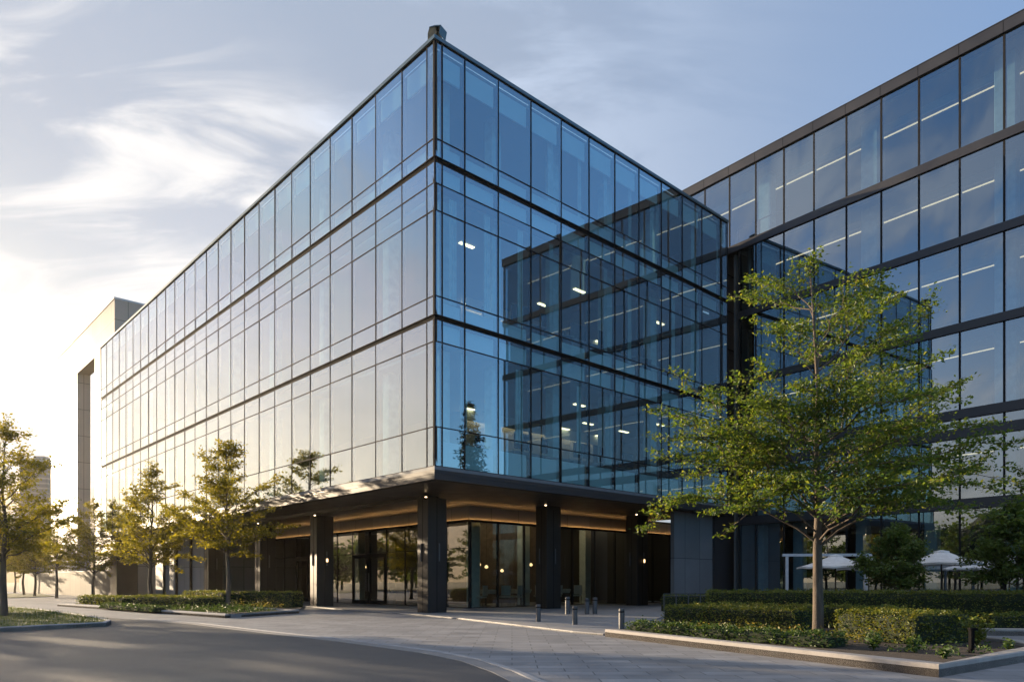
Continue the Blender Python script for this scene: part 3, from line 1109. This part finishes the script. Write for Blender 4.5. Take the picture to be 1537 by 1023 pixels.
def tuft(label, loc, n, h, mat, seed, spread=.16, leafs=.1):
    rg = np.random.default_rng(seed)
    st, pts = MB(), []
    for i in range(n):
        a, s = rg.uniform(0, 6.28), rg.uniform(.3, 1) * spread
        tip = (math.cos(a) * s, math.sin(a) * s, h * rg.uniform(.6, 1))
        st.tube([(0, 0, 0), (tip[0] * .5, tip[1] * .5, tip[2] * .65), tip], [.006, .004, .003], 3, cap=False)
        for t in np.linspace(.25, 1, 9):
            pts.append((tip[0] * t + rg.normal() * .035, tip[1] * t + rg.normal() * .035, tip[2] * t + rg.normal() * .02))
    v, f = [], []
    leaf_mesh(v, f, pts, leafs, rg, upbias=.4)
    t = thing('small_plant', label, 'plant', loc, 0)
    st.build('stem', 'leaf_hedge', t)
    link('foliage', mesh_from('foliage', v, f, [mat]), t)
    return t


tuft('bright spiky plant on the bare soil nearest the edging hedge', (7.25, 14.5, .13), 12, .38, 'leaf_cover', 31, .22)
tuft('small green plant on the bare soil in the middle of the right bed', (7.8, 14.0, .13), 9, .3, 'leaf_cover', 32, .18)
tuft('small plant near the corner of the pale kerb', (7.75, 13.0, .13), 8, .22, 'leaf_cover', 33, .16)
tuft('leafy shrub beside the dark path light', (9.9, 15.4, .13), 40, .72, 'leaf_hedge', 34, .34, .085)
tuft('small seedling at the right end of the pale kerb', (9.7, 14.1, .13), 7, .25, 'leaf_cover', 35, .1)

# grass blades on the lawn island
bl_v, bl_f = [], []
rg = np.random.default_rng(9)
isl_a = np.array(isl)
cnt = 0
while cnt < 14000:
    x, y = rg.uniform(-32, -13.9), rg.uniform(20.5, 42)
    c = False
    for i in range(len(isl)):
        (x1, y1), (x2, y2) = isl[i], isl[i - 1]
        if (y1 > y) != (y2 > y) and x < (x2 - x1) * (y - y1) / (y2 - y1) + x1:
            c = not c
    if not c:
        continue
    a = rg.uniform(0, 6.28)
    dx, dy = math.cos(a) * .012, math.sin(a) * .012
    h = rg.uniform(.05, .11)
    lx, ly = rg.normal() * .03, rg.normal() * .03
    o = len(bl_v)
    bl_v += [(x - dx, y - dy, .12), (x + dx, y + dy, .12), (x + lx, y + ly, .12 + h)]
    bl_f.append((o, o + 1, o + 2))
    cnt += 1
structure(link('grass', mesh_from('grass', bl_v, bl_f, ['grass_blade'])), 'stuff')

# ------------------------------------------------------------------ trees
ty = 18.3
tx = (1228 - CX) / F_PX * ty
sp = ty / F_PX
pxs = [(1215, 404), (1188, 430), (1248, 432), (1160, 452), (1150, 505), (1292, 450), (1383, 424), (1348, 455), (1404, 474), (1368, 525), (1410, 520), (1436, 580),
       (1425, 625), (1482, 668), (1470, 700), (1492, 728), (1440, 752), (1395, 778), (1335, 765), (990, 622), (1002, 668), (992, 705), (1034, 594), (1072, 566),
       (1104, 600), (1016, 762), (996, 796), (1052, 778), (1092, 790), (1150, 775), (1040, 690), (1290, 735), (1180, 655), (1255, 640), (1302, 600), (1340, 655),
       (1240, 545), (1110, 690), (1200, 500), (1270, 520), (1060, 640), (1310, 690), (1390, 690), (1150, 620), (1120, 740), (1210, 590), (1450, 640), (1080, 720)]
rt = random.Random(3)
tg = []
for (x, y) in pxs:
    dx = (x - 1228) * sp
    lim = math.sqrt(max(.4, 4.6 ** 2 - dx * dx))
    dy = max(-lim, min(lim, rt.gauss(0, 1.7)))
    tg.append((dx * (1 + dy / ty), dy, 1.5 + (873 - y) * (ty + dy) / F_PX))
for i in range(12):
    a = rt.uniform(0, 6.28)
    r = rt.uniform(1.6, 3.9)
    tg.append((math.cos(a) * r * .6, math.sin(a) * r, rt.uniform(3.4, 6.4)))
trunk = [(0, 0, -.1), (0, 0, .12), (.0, 0, .8), (-.01, .02, 2.2), (.02, 0, 3.4), (-.03, .03, 4.8), (.0, 0, 6.2), (-.1, 0, 7.8), (-.2, 0, 9.3)]
geo = tree_geometry(8, trunk, .145, tg, 2.15, .105, 58, 1.0, .28, .34, 2.5)
plant_tree('deciduous_tree', 'big green tree in the right bed with wide layered branches', 'tree', (tx, ty, .13), geo, 'bark', 'leaf_big')


def crown_targets(seed, z0, z1, rmax, n, lean=0):
    q = random.Random(seed)
    out = []
    for i in range(n):
        t = (i + q.random()) / n
        z = z0 + (z1 - z0) * t
        prof = (math.sin(math.pi * min(1, .22 + t * .80)) ** .8) * (1.0 if t < .7 else .9)
        r = rmax * prof * q.uniform(.55, 1.08)
        a = i * 2.399 + q.uniform(-.4, .4)
        out.append((math.cos(a) * r + lean * t, math.sin(a) * r, z + q.uniform(-.2, .3)))
    return out


def std_trunk(h, w=.05, seed=1):
    q = random.Random(seed)
    return [(0, 0, -.1), (0, 0, .1)] + [(q.gauss(0, w), q.gauss(0, w), h * k / 6) for k in range(1, 7)]


SG = 'street trees on the left'
gA = tree_geometry(21, std_trunk(8.6, .05, 2), .15, crown_targets(4, 2.9, 9.0, 3.0, 34), 2.6, .16, 38, 1.15, .34, .45)
tA = plant_tree('street_tree', 'grey-trunked street tree standing in front of the dark columns in the left bed', 'tree', (*G(341, 912.0, .1), .1), gA, 'bark', 'leaf_street', SG)
gB = tree_geometry(22, std_trunk(8.4, .06, 5), .16, crown_targets(7, 2.4, 8.8, 3.4, 36), 2.2, .17, 38, 1.15, .34, .45)
tB = plant_tree('street_tree', 'street tree rising behind the middle hedge of the left bed', 'tree', (-24.1, 48.3, .1), gB, 'bark_dark', 'leaf_street', SG)
gC = tree_geometry(23, std_trunk(7.4, .05, 6), .15, crown_targets(9, 2.3, 7.7, 2.6, 34), 2.1, .13, 56, 1.1, .34, .45)
tC = plant_tree('street_tree', 'nearest left street tree standing on the lawn island', 'tree', (-20.65, 29.4, .12), gC, 'bark_dark', 'leaf_street', SG)
again(tB, 'thin street tree in front of the boundary wall, right of the slotted building opening', ((140 - CX) / F_PX * 66, 66, .0), 1.0, .98)
again(tA, 'street tree in front of the boundary wall, left of the slotted building opening', ((85 - CX) / F_PX * 68, 68, .0), 2.2, .95)
again(tB, 'far street tree on the back lawn right of the island tree', ((52 - CX) / F_PX * 76, 76, .05), 3.1, .92)
again(tA, 'far street tree on the back lawn directly right of the island tree trunk', ((36 - CX) / F_PX * 82, 82, .05), 4.0, .95)
again(tB, 'far street tree on the back lawn left of the island tree trunk', ((2 - CX) / F_PX * 78, 78, .05), 5.2, .95)
again(tA, 'farthest street tree at the end of the boundary wall', ((22 - CX) / F_PX * 100, 100, .05), .6, .95)

gS = tree_geometry(31, std_trunk(3.3, .02, 3), .06, crown_targets(11, 1.25, 3.3, 1.35, 26), 1.05, .13, 95, .75, .4, .7)
tS = plant_tree('small_tree', 'small round tree between the umbrellas behind the long hedge', 'tree', ((1346 - CX) / F_PX * 27.5, 27.5, .05), gS, 'bark', 'leaf_small', 'small terrace trees')
again(tS, 'small leafy tree at the right edge beside the umbrellas', ((1527 - CX) / F_PX * 25.5, 25.5, .05), 2.0, 1.2)
# tall tree just outside the right edge whose twigs reach in
gR = tree_geometry(33, std_trunk(6.6, .05, 8), .12, crown_targets(15, 2.6, 6.9, 2.2, 26), 2.2, .14, 40, 1.0, .38, .5)
plant_tree('deciduous_tree', 'tree at the right edge whose leafy twigs reach into view above the small tree', 'tree', (16.9, 21.5, .05), gR, 'bark', 'leaf_big')


# trees that the facades mirror, and an added unseen row shading the drive
def conifer(seed, h, r):
    q = random.Random(seed)
    rg = np.random.default_rng(seed)
    w = MB()
    w.tube([(0, 0, 0), (0, 0, h)], [h * .018, .03], 8)
    pts = []
    z = h * .1
    while z < h * .98:
        L = r * (1 - z / h) ** .8 * q.uniform(.7, 1.15) + .15
        for k in range(6):
            a = q.uniform(0, 6.28)
            tip = Vector((math.cos(a) * L, math.sin(a) * L, z + L * q.uniform(-.22, .12)))
            w.tube([(0, 0, z), tip * .5 + Vector((0, 0, z * .5)), tip], [.05, .03, .01], 3, cap=False)
            m = int(16 + L * 22)
            t = rg.uniform(.15, 1.05, m)
            b = np.array([0, 0, z])[None] * (1 - t)[:, None] + np.array(tip)[None] * t[:, None]
            pts.append(b + rg.normal(size=(m, 3)) * np.array([.28, .28, .16]))
        z += h * .035
    v, f = [], []
    leaf_mesh(v, f, np.concatenate(pts), .42, rg, .3, .4)
    return w, v, f


plant_tree('conifer', 'tall pointed conifer mirrored in the lowest glass floor right of the block corner', 'tree', (47.5, 23.2, 0), conifer(5, 21.5, 4.2), 'bark_dark', 'needle')
RG = 'trees mirrored low in the right glass face'
gM = tree_geometry(41, std_trunk(9, .1, 3), .22, crown_targets(17, 2.0, 10.0, 4.2, 36), 1.6, .34, 12, 1.4, .4, .6)
mt = plant_tree('broad_tree', 'broad dark tree mirrored beside the conifer in the glass', 'tree', (54, 18.5, 0), gM, 'bark_dark', 'leaf_small', RG)
for (x, y, s, lab) in ((46, 29.5, .8, 'lower broad tree mirrored right of the conifer in the glass'), (61, 12, 1.1, 'broad tree mirrored at the block corner in the glass')):
    again(mt, lab, (x, y, 0), x, s)
LG = 'trees mirrored in the sunlit glass face and shopfront'
for (x, y, s, lab) in ((-75, 40, 1.0, 'broad tree mirrored in the shopfront glass behind the corner column'),
                       (-84, 58, 1.1, 'broad tree mirrored in the shopfront glass beside the doors'),
                       (-70, 22, .95, 'broad tree mirrored in the shopfront glass at the glass corner'),
                       (-92, 30, 1.05, 'far broad tree mirrored in the shopfront glass between columns'),
                       (-66, 8, 1.0, 'broad tree mirrored low in the shopfront near the corner column'),
                       (-43.1, 43.9, 1.0, 'added off-frame tree shading the drive, nearest the lawn island side'),  # this row is added out of view to block low sun on the drive
                       (-45.6, 40.7, 1.05, 'added off-frame tree shading the drive, second along the row'),
                       (-48.7, 36.8, .98, 'added off-frame tree shading the drive, third along the row'),
                       (-51.8, 32.9, 1.04, 'added off-frame tree shading the drive, fourth along the row'),
                       (-55.0, 29.0, 1.0, 'added off-frame tree shading the drive at the near end of the row'),
                       (-80, -10, 1.1, 'broad tree mirrored low in the wing glass behind the umbrellas'),
                       (-60, -24, 1.0, 'second broad tree mirrored low in the wing glass')):
    c = again(mt, lab, (x, y, 0), x * .7, s)
    c['group'] = LG


def woodland(name, dist, az0, az1, hmin, hmax, seed):
    rg = np.random.default_rng(seed)
    pts = []
    core = MB()
    n = int(abs(az1 - az0) / 1.7)
    for i in range(n):
        a = R(az0 + (az1 - az0) * (i + rg.uniform(0, 1)) / n)
        d = dist * rg.uniform(.9, 1.25)
        h = rg.uniform(hmin, hmax)
        x, y, r = math.sin(a) * d, math.cos(a) * d, h * rg.uniform(.4, .65)
        core.lathe([(.25, 0), (.2, h * .4), (r * .62, h * .42), (r * .7, h * .6), (r * .3, h * .85), (.05, h * .9)], 7, (x, y))
        m = 420
        q = rg.normal(size=(m, 3))
        q /= np.linalg.norm(q, axis=1)[:, None]
        q *= rg.uniform(.6, 1.05, m)[:, None] * np.array([r, r, h * .42])
        q += np.array([x, y, h * .58])
        pts.append(q)
    v, f = core.v, core.f
    mi = [1] * len(f)
    leaf_mesh(v, f, np.concatenate(pts), .85, rg, .4, .7)
    mi += [0] * (len(f) - len(mi))
    return structure(link(name, mesh_from(name, v, f, ['leaf_small', 'hedge_core'], mi)), 'stuff')


woodland('woodland', 120, -48, -86, 6, 9.5, 51)
woodland('woodland', 95, -84, -165, 13, 18, 52)
woodland('woodland', 110, 62, 150, 5, 9, 53)

# ------------------------------------------------------------------ terrace furniture
um = thing('umbrella', 'white terrace umbrella partly behind the big tree trunk', 'umbrella', ((1254 - CX) / F_PX * 29.5, 29.5, .05), R(20), 'terrace umbrellas')
b = MB()
b.tube([(0, 0, 0), (0, 0, 2.56)], .028, 10)
b.build('pole', 'bark_dark', um)
b = MB()
b.cham(-.32, .32, -.32, .32, 0, .07, .03)
b.build('base', 'dark_steel', um)
b = MB()
rings = [(0.03, 2.58), (.26, 2.53), (.27, 2.47), (.62, 2.31), (1.0, 2.17), (1.40, 2.06), (1.40, 1.99), (1.385, 1.99), (.98, 2.13), (.6, 2.27), (.1, 2.44)]
vs, fs = [], []
for (r, z) in rings:
    for j in range(16):
        t = 2 * math.pi * j / 16
        sq = 1 / max(abs(math.cos(t)), abs(math.sin(t)))
        k = 1.06 if j % 2 == 0 else .985
        sag = (.035 if j % 2 else 0) * (r / 1.42)
        vs.append((math.cos(t) * r * k, math.sin(t) * r * k, z + sag))
for i in range(len(rings) - 1):
    for j in range(16):
        fs.append((i * 16 + j, i * 16 + (j + 1) % 16, (i + 1) * 16 + (j + 1) % 16, (i + 1) * 16 + j))
fs.append(tuple(range(15, -1, -1)))
b.add(vs, fs)
b.build('canopy', 'canvas', um)
b = MB()
for j in range(8):
    t = 2 * math.pi * j / 8
    sq = 1.0
    b.tube([(.05 * math.cos(t), .05 * math.sin(t), 2.44), (1.36 * math.cos(t) * sq, 1.36 * math.sin(t) * sq, 2.045)], .011, 4)
b.build('rib', 'dark_steel', um)
for (px, Y, lab, s) in ((1304, 34.5, 'white terrace umbrella furthest back, just right of the big tree', 1.02), (1413, 29.0, 'white terrace umbrella right of the small round tree', 1.06),
                        (1468, 33.0, 'white terrace umbrella behind the right small tree', 1.0), (1515, 29.5, 'white terrace umbrella at the right edge of the terrace', .98)):
    again(um, lab, ((px - CX) / F_PX * Y, Y, .05), R(20 + px % 40), s)
ta = thing('table', 'white terrace table just above the hedge right of the big tree', 'table', ((1352 - CX) / F_PX * 28.8, 28.8, .05), R(10), 'terrace tables')
b = MB()
b.cham(-.65, .65, -.4, .4, .98, 1.03, .06)
b.build('table_top', 'white_metal', ta)
b = MB()
b.lathe([(.25, 0), (.25, .03), (.05, .05), (.04, .94), (.2, .979)], 14)
b.build('pedestal', 'white_metal', ta)
for (px, Y, lab) in ((1415, 29.6, 'white terrace table under the umbrella right of the small round tree'), (1480, 29.4, 'white terrace table near the right edge'),
                     (1262, 30.2, 'white terrace table under the umbrella by the big tree trunk')):
    again(ta, lab, ((px - CX) / F_PX * Y, Y, .05), R(25))
pg = thing('pergola', 'slim white pergola frame behind the hedge left of the big tree trunk', 'pergola', ((1181 - CX) / F_PX * 33, 33, .05), R(-6))
b = MB()
b.box(-.06, .06, -.06, .06, 0, 2.62)
b.build('post', 'white_metal', pg)
b = MB()
b.box(3.38, 3.5, -.06, .06, 0, 2.62)
b.build('post', 'white_metal', pg)
b = MB()
b.box(-.2, 3.7, -.07, .07, 2.621, 2.74)
b.build('beam', 'white_metal', pg)

# ------------------------------------------------------------------ furniture behind the glass
ordn = ['second', 'third', 'fourth', 'fifth', 'sixth', 'seventh', 'eighth', 'ninth', 'tenth', 'eleventh', 'twelfth']
dk = None
flo = {6.10: 'lowest', 12.25: 'middle', 18.6: 'top'}
qd = random.Random(12)
for zf in (6.10, 12.25):
    for k, r in enumerate((2.4, 6.4, 8.3, 10.3, 12.3, 14.3, 16.3, 18.2)):
        l = 1.35 + qd.random() * .4
        if k == 0:
            continue
        lab = 'office desk with dark monitor behind the %s wide pane of the %s glass floor' % (ordn[k], flo[zf])
        loc = BL(r, l, zf)
        if dk is None:
            dk = thing('desk', lab, 'desk', loc, TH, 'office desks behind the right glass face')
            dk.scale = (1.4,) * 3
            b = MB()
            b.cham(-.8, .8, -.4, .4, 1.02, 1.07, .02)
            b.build('desk_top', 'desk', dk)
            for s in (-.74, .74):
                MB().box(s - .025, s + .025, -.36, .36, 0, 1.019).build('leg', 'dark_steel', dk)
            b = MB()
            b.box(-.42, .42, -.04, .0, 1.24, 1.78)
            b.box(-.04, .04, 0, .04, 1.071, 1.4)
            b.box(-.15, .15, -.12, .12, 1.071, 1.085)
            b.build('monitor', 'screen', dk)
            b = MB()
            b.cham(-.32, .32, .62, .70, .8, 1.75, .03)
            b.cham(-.34, .34, .1, .66, .62, .74, .05)
        else:
            again(dk, lab, loc, TH + qd.uniform(-.25, .25), 1.4)
ch = None
k = 0
for zf in (6.10, 12.25):
    for r in (4.5, 9.3, 13.3, 17.2):
        lab = 'dark office chair between desks behind the %s of the %s glass floor' % (['left part', 'centre left', 'centre right', 'right part'][k % 4], flo[zf])
        loc = BL(r, 2.0, zf)
        k += 1
        if ch is None:
            ch = thing('office_chair', lab, 'chair', loc, TH, 'office chairs behind the right glass face')
            ch.scale = (1.35,) * 3
            b = MB()
            b.cham(-.34, .34, -.32, .32, .62, .74, .08)
            b.build('seat', 'screen', ch)
            b = MB()
            b.cham(-.32, .32, .26, .35, .85, 1.65, .03)
            b.build('backrest', 'screen', ch)
            b = MB()
            b.tube([(0, 0, .1), (0, 0, .619)], .04, 8)
            for j in range(5):
                a = 2 * math.pi * j / 5
                b.tube([(0, 0, .12), (math.cos(a) * .38, math.sin(a) * .38, .04)], .03, 5)
            b.build('base', 'dark_steel', ch)
        else:
            again(ch, lab, loc, TH + qd.uniform(-1.5, 1.5), 1.35)
# restaurant on the ground floor
dt = None
for (r, l, lab) in ((10.9, 9.6, 'dining table with pale cloth behind the shop window by the glass corner'), (13.6, 9.4, 'dining table with pale cloth behind the right shopfront, next to the glass corner'),
                    (17.4, 9.6, 'dining table with pale cloth behind the right shopfront between the columns'), (10.4, 18.0, 'dining table seen through the glass doors')):
    loc = BL(r, l, .05)
    if dt is None:
        dt = thing('dining_table', lab, 'table', loc, TH, 'dining tables')
        b = MB()
        b.lathe([(.62, .75), (.7, .95), (.71, .99), (.70, 1.0), (.0, 1.001)], 20)
        b.build('tablecloth_top', 'cloth', dt)
        b = MB()
        b.lathe([(.3, 0), (.3, .04), (.05, .07), (.05, .76)], 12)
        b.build('pedestal', 'dark_steel', dt)
    else:
        again(dt, lab, loc, TH)
dc = None
for i, (r, l, a, lab) in enumerate(((9.9, 8.9, .4, 'pale dining chair left of the table by the glass corner'), (11.9, 9.0, -.5, 'pale dining chair right of the table by the glass corner'),
                                    (12.6, 8.8, .3, 'pale dining chair left of the second dining table'), (14.8, 9.0, -.6, 'pale dining chair right of the second dining table'),
                                    (16.4, 9.0, .5, 'pale dining chair left of the third dining table'), (18.5, 9.2, -.4, 'pale dining chair right of the third dining table'))):
    loc = BL(r, l, .05)
    if dc is None:
        dc = thing('dining_chair', lab, 'chair', loc, TH + a, 'dining chairs')
        b = MB()
        b.cham(-.3, .3, -.28, .28, .52, .62, .05)
        b.build('seat', 'cloth', dc)
        b = MB()
        b.cham(-.3, .3, -.34, -.26, .66, 1.25, .03)
        b.build('backrest', 'cloth', dc)
        for (x, y) in ((-.26, -.26), (.26, -.26), (-.26, .24), (.26, .24)):
            MB().tube([(x, y, 0), (x, y, .519)], [.015, .025], 6).build('leg', 'wood', dc)
    else:
        again(dc, lab, loc, TH + a)

# evening air
hz = MB()
hz.box(-320, 320, -220, 330, -1.2, 45)
hm, hnt, hout = nodes_of('evening_haze')
pv = node(hnt, 'ShaderNodeVolumePrincipled')
pv.inputs['Color'].default_value = (1.0, .9, .74, 1)
pv.inputs['Density'].default_value = .00016
pv.inputs['Anisotropy'].default_value = .72
hnt.links.new(pv.outputs[0], hout.inputs['Volume'])
structure(hz.build('haze', 'evening_haze'), 'stuff')

# ------------------------------------------------------------------ sky, sun, camera
w = bpy.data.worlds.new('World')
sc.world = w
w.use_nodes = True
nt = w.node_tree
bg = nt.nodes['Background']
sky = nt.nodes.new('ShaderNodeTexSky')
sky.sky_type = 'NISHITA'
sky.sun_disc = False
sky.sun_elevation = R(SUN_EL)
sky.sun_rotation = R(SUN_AZ)
sky.air_density = 1.0
sky.dust_density = 1.2
sky.ozone_density = 4.0
tc = nt.nodes.new('ShaderNodeTexCoord')
sd = (math.sin(R(SUN_AZ)) * math.cos(R(SUN_EL)), math.cos(R(SUN_AZ)) * math.cos(R(SUN_EL)), math.sin(R(SUN_EL)))
dt_ = nt.nodes.new('ShaderNodeVectorMath')
dt_.operation = 'DOT_PRODUCT'
nt.links.new(tc.outputs['Generated'], dt_.inputs[0])
dt_.inputs[1].default_value = sd
near = mth(nt, 'MULTIPLY_ADD', dt_.outputs['Value'], .5)
near.node.inputs[2].default_value = .5
sep = nt.nodes.new('ShaderNodeSeparateXYZ')
nt.links.new(tc.outputs['Generated'], sep.inputs[0])
zz = mth(nt, 'MAXIMUM', sep.outputs[2], 0.0)
zz2 = mth(nt, 'ADD', zz, .16)
cb = nt.nodes.new('ShaderNodeCombineXYZ')
nt.links.new(mth(nt, 'DIVIDE', sep.outputs[0], zz2), cb.inputs[0])
nt.links.new(mth(nt, 'DIVIDE', sep.outputs[1], zz2), cb.inputs[1])


def cloud_noise(scale, rot, stretch, detail, rough, dist, w_=0.0):
    mp = nt.nodes.new('ShaderNodeMapping')
    mp.inputs['Rotation'].default_value = (0, 0, R(rot))
    mp.inputs['Scale'].default_value = stretch
    mp.inputs['Location'].default_value = (w_, w_ * .7, 0)
    nt.links.new(cb.outputs[0], mp.inputs[0])
    n = nt.nodes.new('ShaderNodeTexNoise')
    n.inputs['Scale'].default_value = scale
    n.inputs['Detail'].default_value = detail
    n.inputs['Roughness'].default_value = rough
    n.inputs['Distortion'].default_value = dist
    nt.links.new(mp.outputs[0], n.inputs['Vector'])
    return n.outputs['Fac']


def maprange(v, a, b, c, d, smooth=True):
    m = nt.nodes.new('ShaderNodeMapRange')
    if smooth:
        m.interpolation_type = 'SMOOTHSTEP'
    for k, x in zip(('From Min', 'From Max', 'To Min', 'To Max'), (a, b, c, d)):
        m.inputs[k].default_value = x
    nt.links.new(v, m.inputs['Value'])
    return m.outputs[0]


def vscale(c, f):
    n = nt.nodes.new('ShaderNodeVectorMath')
    n.operation = 'SCALE'
    nt.links.new(c, n.inputs[0])
    nt.links.new(f, n.inputs['Scale'])
    return n.outputs[0]


soft = cloud_noise(1.2, 20, (1, 1, 1), 5, .5, .4, 3.1)
wisp = cloud_noise(1.9, -38, (1, 2.4, 1), 8, .58, 1.0, 4.4)
cov = mth(nt, 'ADD', mth(nt, 'MULTIPLY', soft, .5), mth(nt, 'MULTIPLY', wisp, .5))
# an even high veil, thicker towards the sun, carrying brighter wisps
cd = nt.nodes.new('ShaderNodeVectorMath')
cd.operation = 'DOT_PRODUCT'
nt.links.new(tc.outputs['Generated'], cd.inputs[0])
cd.inputs[1].default_value = (math.sin(R(-98)) * math.cos(R(43)), math.cos(R(-98)) * math.cos(R(43)), math.sin(R(43)))
clear = maprange(cd.outputs['Value'], .78, .97, 0, .93)      # a clear patch of sky to the south-west
veil = mth(nt, 'MULTIPLY', maprange(near, .2, .86, .05, .96), mth(nt, 'SUBTRACT', 1.0, clear))
wisps = mth(nt, 'MULTIPLY', maprange(cov, .46, .60, 0, 1), maprange(near, .6, .90, .03, 1.0))
mask = mth(nt, 'ADD', veil, mth(nt, 'MULTIPLY', mth(nt, 'SUBTRACT', 1.0, veil), wisps), True)
low = mth(nt, 'POWER', mth(nt, 'SUBTRACT', 1.0, zz), 3.2)
hot = mth(nt, 'MULTIPLY', low, maprange(near, .55, 1.0, 0, 1))
ccol = ramp(nt, hot, [(.0, (.60, .72, .92)), (.15, (.72, .78, .90)), (.36, (.96, .93, .93)), (.58, (1.0, .88, .74)), (.76, (1.0, .74, .44)), (1.0, (1.0, .60, .23))])
cstr = mth(nt, 'ADD', mth(nt, 'ADD', maprange(near, .4, .92, 1.05, 1.4), maprange(hot, .1, .95, .0, 1.9, False)), mth(nt, 'MULTIPLY', wisps, .9))
cloud = vscale(ccol, mth(nt, 'MULTIPLY', cstr, maprange(zz, .0, .17, .36, .92)))
capn = nt.nodes.new('ShaderNodeVectorMath')        # thin cloud dims the glare round the sun
capn.operation = 'MINIMUM'
nt.links.new(vscale(sky.outputs[0], maprange(near, .30, .62, .74, 1.0)), capn.inputs[0])
capn.inputs[1].default_value = (4.6, 4.1, 3.5)
skymix = mixc(nt, mask, vscale(capn.outputs[0], mth(nt, 'SUBTRACT', 1.0, mth(nt, 'MULTIPLY', clear, .42))), cloud)
# broken white cloud low over the left-hand side
kd = nt.nodes.new('ShaderNodeVectorMath')
kd.operation = 'DOT_PRODUCT'
nt.links.new(tc.outputs['Generated'], kd.inputs[0])
kd.inputs[1].default_value = (math.sin(R(-31)) * math.cos(R(20)), math.cos(R(-31)) * math.cos(R(20)), math.sin(R(20)))
bank = mth(nt, 'MULTIPLY', maprange(kd.outputs['Value'], .925, .985, 0, .9), maprange(cov, .40, .53, .12, 1))
skymix = mixc(nt, bank, skymix, (2.05, 2.0, 1.96))
# a bright warm bank along the western horizon, left of the view
wd = nt.nodes.new('ShaderNodeVectorMath')
wd.operation = 'DOT_PRODUCT'
nt.links.new(tc.outputs['Generated'], wd.inputs[0])
wd.inputs[1].default_value = (math.sin(R(-73)), math.cos(R(-73)), 0)
wbank = mth(nt, 'MULTIPLY', mth(nt, 'MULTIPLY', maprange(wd.outputs['Value'], .80, .94, 0, .9), maprange(zz, .30, .58, 1, 0)), maprange(cov, .38, .56, .72, 1))
skymix = mixc(nt, wbank, skymix, ramp(nt, zz, [(.0, (2.7, 2.0, 1.25)), (.14, (3.0, 2.60, 2.2)), (.26, (2.5, 2.28, 2.3)), (.36, (1.75, 1.7, 2.05)), (.46, (1.1, 1.2, 1.75)), (.55, (.8, .95, 1.5))]))
# unseen bright cloud added overhead and behind the camera to fill-light the ground
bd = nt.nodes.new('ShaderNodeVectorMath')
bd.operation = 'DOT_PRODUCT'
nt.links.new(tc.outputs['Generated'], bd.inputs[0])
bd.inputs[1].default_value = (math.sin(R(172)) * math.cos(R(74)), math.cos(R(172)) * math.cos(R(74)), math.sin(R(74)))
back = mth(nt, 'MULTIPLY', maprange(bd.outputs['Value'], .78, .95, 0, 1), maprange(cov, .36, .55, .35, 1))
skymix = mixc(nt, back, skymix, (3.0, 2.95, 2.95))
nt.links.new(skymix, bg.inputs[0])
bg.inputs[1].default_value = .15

sun = bpy.data.lights.new('sun', 'SUN')
sun.energy = 4.0
sun.angle = R(.5)
sun.color = (1.0, .78, .52)
so = bpy.data.objects.new('sun', sun)
COL.objects.link(so)
so.rotation_euler = Vector(sd).to_track_quat('Z', 'Y').to_euler()

cam = bpy.data.cameras.new('camera')
cam.sensor_width = 36
cam.lens = F_PX / 1537 * 36
cam.shift_y = (HY - 511.5) / 1537
cam.clip_end = 6000
co = bpy.data.objects.new('camera', cam)
COL.objects.link(co)
co.location = (0, 0, CAMZ)
co.rotation_euler = (R(90), 0, 0)
sc.camera = co

sc.view_settings.view_transform = 'Standard'
sc.view_settings.look = 'None'
sc.view_settings.gamma = 1
sc.view_settings.exposure = 1.8
cy = sc.cycles
cy.use_denoising = True
cy.volume_bounces = 0
cy.max_bounces = 10
cy.transparent_max_bounces = 24
cy.glossy_bounces = 5
cy.diffuse_bounces = 3
cy.transmission_bounces = 4
cy.sample_clamp_indirect = 6
cy.caustics_reflective = False
cy.caustics_refractive = False
